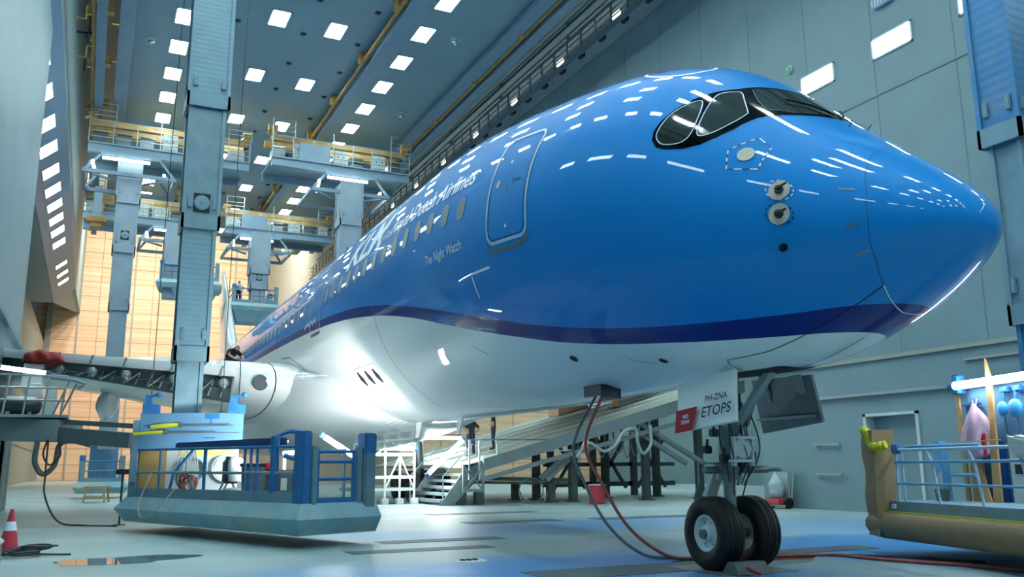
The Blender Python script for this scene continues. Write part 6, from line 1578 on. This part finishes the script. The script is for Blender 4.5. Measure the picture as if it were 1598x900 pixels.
# ------------------------------------------------------------ people
def person(loc, rz, label, pose, top, legs, cap=None, group=None, scale=1.0):
    """continuous skinned body with shirt, trousers, shoes and hair as children"""
    J = dict(pel=(0,0,.95), wst=(0,0,1.10), chs=(0,.01,1.32), nck=(0,0,1.50), hd0=(0,-.02,1.58), hd1=(0,-.03,1.70), hd2=(0,-.02,1.77))
    for s, k in ((1,'L'),(-1,'R')):
        J['sh'+k] = (s*.19,0,1.43); J['el'+k] = (s*.24,.02,1.15); J['wr'+k] = (s*.24,-.06,.90); J['hn'+k] = (s*.24,-.09,.82)
        J['hp'+k] = (s*.10,0,.90); J['kn'+k] = (s*.12,-.02,.50); J['an'+k] = (s*.13,.02,.09); J['to'+k] = (s*.15,-.16,.04)
    J.update(pose)
    R = dict(pel=.155, wst=.145, chs=.165, nck=.062, hd0=.078, hd1=.098, hd2=.075, sh=.085, el=.05, wr=.036, hn=.042, hp=.105, kn=.072, an=.05, to=.042)
    names = list(J); idx = {n: i for i, n in enumerate(names)}
    E = [('pel','wst'),('wst','chs'),('chs','nck'),('nck','hd0'),('hd0','hd1'),('hd1','hd2')]
    for k in 'LR': E += [('chs','sh'+k),('sh'+k,'el'+k),('el'+k,'wr'+k),('wr'+k,'hn'+k),('pel','hp'+k),('hp'+k,'kn'+k),('kn'+k,'an'+k),('an'+k,'to'+k)]
    verts = [Vector(J[n]) for n in names]; rad = [R.get(n, R.get(n[:-1], .05)) for n in names]
    edges = [(idx[a], idx[b]) for a, b in E]
    # fingers and thumb on each hand
    for k, s in (('L',1),('R',-1)):
        h = Vector(J['hn'+k]); w = Vector(J['wr'+k]); d = (h-w).normalized(); sd = Vector((0,1,0)); sd = (sd-d*sd.dot(d)).normalized()
        for q, (o, ln) in enumerate(((-.033,.065),(-.011,.078),(.011,.074),(.033,.058))):
            a = h+sd*o+d*.03; b = a+d*ln*.55; c = b+(d*.8+Vector((-s*.5,0,0))).normalized()*ln*.45
            i0 = len(verts); verts += [a, b, c]; rad += [.011,.010,.008]; edges += [(idx['hn'+k], i0),(i0,i0+1),(i0+1,i0+2)]
        a = h-sd*.045-d*.015; b = a-sd*.02+d*.04; i0 = len(verts); verts += [a,b]; rad += [.012,.010]; edges += [(idx['hn'+k], i0),(i0,i0+1)]
    me = bpy.data.meshes.new('figure'); me.from_pydata([tuple(v) for v in verts], edges, [])
    ob = bpy.data.objects.new('figure', me); COL.objects.link(ob)
    sk = ob.modifiers.new('skin', 'SKIN'); sk.use_smooth_shade = True
    for i, v in enumerate(me.skin_vertices[0].data):
        v.radius = (rad[i]*(1.15 if names[i] in ('pel','wst','chs') else 1), rad[i]*(.72 if names[i] in ('pel','wst','chs') else 1)) if i < len(names) else (rad[i], rad[i]); v.use_root = (i == 0)
    sb_ = ob.modifiers.new('sub', 'SUBSURF'); sb_.levels = 2; sb_.render_levels = 2
    bpy.context.view_layer.update()
    body = bpy.data.meshes.new_from_object(ob.evaluated_get(bpy.context.evaluated_depsgraph_get()))
    bpy.data.objects.remove(ob)
    t = thing('person', label, 'person', loc, rz, group); t.scale = (scale,)*3
    body.materials.clear(); body.materials.append(M['skin'])
    bo = bpy.data.objects.new('body', body); COL.objects.link(bo); bo.parent = t; WM[bo.name] = wm(t)
    hips = J['pel'][2]; neck = Vector(J['nck'])
    def shell(name, test, off, m):
        bm = bmesh.new(); bm.from_mesh(body); bm.normal_update()
        for v in bm.verts: v.co += v.normal*off
        dele = [f for f in bm.faces if not test(f.calc_center_median())]
        bmesh.ops.delete(bm, geom=dele, context='FACES')
        mm = bpy.data.meshes.new(name); bm.to_mesh(mm); bm.free(); mm.materials.append(M[m])
        for p in mm.polygons: p.use_smooth = True
        o = bpy.data.objects.new(name, mm); COL.objects.link(o); o.parent = t; return o
    def near(c, names_, r):
        best = 9
        for a, b in names_:
            A_ = Vector(J[a]); B_ = Vector(J[b]); ab = B_-A_; tt = max(0, min(1, (c-A_).dot(ab)/max(ab.length_squared,1e-6))); best = min(best, (c-(A_+ab*tt)).length)
        return best
    legseg = [('pel','pel')]+[('hp'+k,'kn'+k) for k in 'LR']+[('kn'+k,'an'+k) for k in 'LR']
    torso = [('wst','chs'),('chs','nck')]+[('sh'+k,'sh'+k) for k in 'LR']+[('chs','sh'+k) for k in 'LR']
    arms = [('el'+k,'wr'+k) for k in 'LR']+[('wr'+k,'hn'+k) for k in 'LR']
    uparm = [('sh'+k,'el'+k) for k in 'LR']; feet = [('an'+k,'to'+k) for k in 'LR']; head = [('hd0','hd1'),('hd1','hd2'),('nck','hd0')]
    def cls(c):
        d = [(near(c,torso,0)*.75,'top'),(near(c,uparm,0),'sleeve'),(near(c,arms,0),'arm'),(near(c,legseg,0)*.8,'leg'),(near(c,feet,0),'foot'),(near(c,head,0),'head')]
        return min(d)[1]
    for a, b in (('sh','el'),):
        pass
    def is_top(c):
        k = cls(c)
        if k == 'top': return True
        if k == 'sleeve':
            return all((c-Vector(J['el'+q])).length > .10 for q in 'LR')
        return False
    shell('shirt', is_top, .014, top); shell('trousers', lambda c: cls(c) == 'leg', .012, legs); shell('shoes', lambda c: cls(c) == 'foot', .012, 'shoe')
    hd = Vector(J['hd1'])
    shell('cap' if cap else 'hair', lambda c: cls(c) == 'head' and (c-hd).dot(Vector((0,.45,.9))) > .015, .012, cap or 'hair')
    # face
    m = MB(); f = Vector((hd.x, hd.y-.10, hd.z-.03)); m.prism([f+Vector((-.013,.01,-.03)),f+Vector((.013,.01,-.03)),f+Vector((0,.01,.03))], (0,-.02,0))
    m.build('nose', 'skin', t, local=True)
    m = MB()
    for s in (-1,1): m.ball((hd.x+s*.035, hd.y-.088, hd.z+.005), .011,.008,.008,8)
    m.build('eyes', 'dark', t, local=True)
    m = MB(); m.box((hd.x-.025,hd.y-.098,hd.z-.075),(hd.x+.025,hd.y-.085,hd.z-.066)); m.build('mouth', 'decal_red', t, local=True)
    m = MB()
    for s in (-1,1): m.ball((hd.x+s*.098, hd.y+.0, hd.z-.01), .015,.03,.035,8)
    m.build('ears', 'skin', t, local=True)
    return t
hips_pose = {}
for k, s in (('L',1),('R',-1)):
    hips_pose['el'+k] = (s*.40,.08,1.20); hips_pose['wr'+k] = (s*.22,.0,1.05); hips_pose['hn'+k] = (s*.15,-.04,1.0)
zp = dz(15.52)
person((15.52,36.7,zp), PI, 'person in dark work clothes standing with hands on hips on the dock, nearest the stair', hips_pose, 'navy_cloth', 'navy_cloth')
fold = {}
for k, s in (('L',1),('R',-1)):
    fold['el'+k] = (s*.24,-.02,1.17); fold['wr'+k] = (s*.10,-.24,1.15); fold['hn'+k] = (-s*.02,-.25,1.18)
person((16.45,36.3,dz(16.45)), -2.0, 'person in dark clothes standing sideways on the dock, arms folded', fold, 'black_cloth', 'navy_cloth')
bend = {'wst':(0,-.06,1.12),'chs':(0,-.20,1.28),'nck':(0,-.36,1.36),'hd0':(0,-.42,1.38),'hd1':(0,-.50,1.40),'hd2':(0,-.55,1.42)}
for k, s in (('L',1),('R',-1)):
    bend['sh'+k] = (s*.20,-.26,1.34); bend['el'+k] = (s*.27,-.45,1.12); bend['wr'+k] = (s*.15,-.62,1.0); bend['hn'+k] = (s*.12,-.70,.98)
# crouching worker on the wing beside the fuselage
cr = {'pel':(0,.10,.38),'wst':(0,.02,.50),'chs':(0,-.14,.66),'nck':(0,-.30,.76),'hd0':(0,-.35,.79),'hd1':(0,-.43,.83),'hd2':(0,-.48,.86)}
for k, s in (('L',1),('R',-1)):
    cr['sh'+k] = (s*.21,-.18,.72); cr['el'+k] = (s*.34,-.36,.52); cr['wr'+k] = (s*.20,-.52,.40); cr['hn'+k] = (s*.16,-.60,.38)
    cr['hp'+k] = (s*.12,.08,.36); cr['kn'+k] = (s*.20,-.30,.40); cr['an'+k] = (s*.16,.05,.09); cr['to'+k] = (s*.18,-.14,.04)
person((4.75,35.4,5.28), 0.6, 'person in black jacket and cap crouching on the wing beside the fuselage', cr, 'black_cloth', 'black_cloth', cap='gunmetal')
# two workers in the raised basket right of the tail fin
work = {}
for k, s in (('L',1),('R',-1)):
    work['el'+k] = (s*.27,-.10,1.18); work['wr'+k] = (s*.22,-.34,1.22); work['hn'+k] = (s*.20,-.42,1.26)
person((9.62,68.75,13.95), 0.3, 'person in pale overalls at the rail of the raised basket right of the tail fin', work, 'pale_cloth', 'navy_cloth')
person((9.6,70.0,13.95), 0.9, 'person in dark overalls standing behind the one in pale overalls, in the raised basket', work, 'navy_cloth', 'navy_cloth')

# ------------------------------------------------------------ camera and world
yaw, tilt, roll = math.radians(25.65), math.radians(11.5), math.radians(0.4)
f0 = Vector((math.sin(yaw), math.cos(yaw), 0)); r0 = Vector((math.cos(yaw), -math.sin(yaw), 0)); u0 = Vector((0,0,1))
fw = f0*math.cos(tilt)+u0*math.sin(tilt); up = -f0*math.sin(tilt)+u0*math.cos(tilt)
rt = r0*math.cos(roll)-up*math.sin(roll); up2 = up*math.cos(roll)+r0*math.sin(roll)
cam = bpy.data.cameras.new('camera'); co = bpy.data.objects.new('camera', cam); COL.objects.link(co)
R = Matrix((rt, up2, -fw)).transposed()
co.matrix_world = Matrix.Translation((0,0,1.52)) @ R.to_4x4()
cam.sensor_width = 36; cam.lens = 36*1365/1598; cam.clip_start = 0.1; cam.clip_end = 500
SC.camera = co
w = bpy.data.worlds.new('hall'); SC.world = w; w.use_nodes = True
w.node_tree.nodes['Background'].inputs[0].default_value = (.6,.75,.8,1); w.node_tree.nodes['Background'].inputs[1].default_value = .05
SC.view_settings.view_transform = 'Standard'; SC.view_settings.look = 'None'; SC.view_settings.gamma = 1.0; SC.view_settings.exposure = 0.2
SC.view_settings.use_curve_mapping = False
SC.cycles.max_bounces = 7; SC.cycles.diffuse_bounces = 4; SC.cycles.glossy_bounces = 4; SC.cycles.sample_clamp_indirect = 8.0
SC.cycles.use_denoising = True; SC.cycles.caustics_reflective = False; SC.cycles.caustics_refractive = False
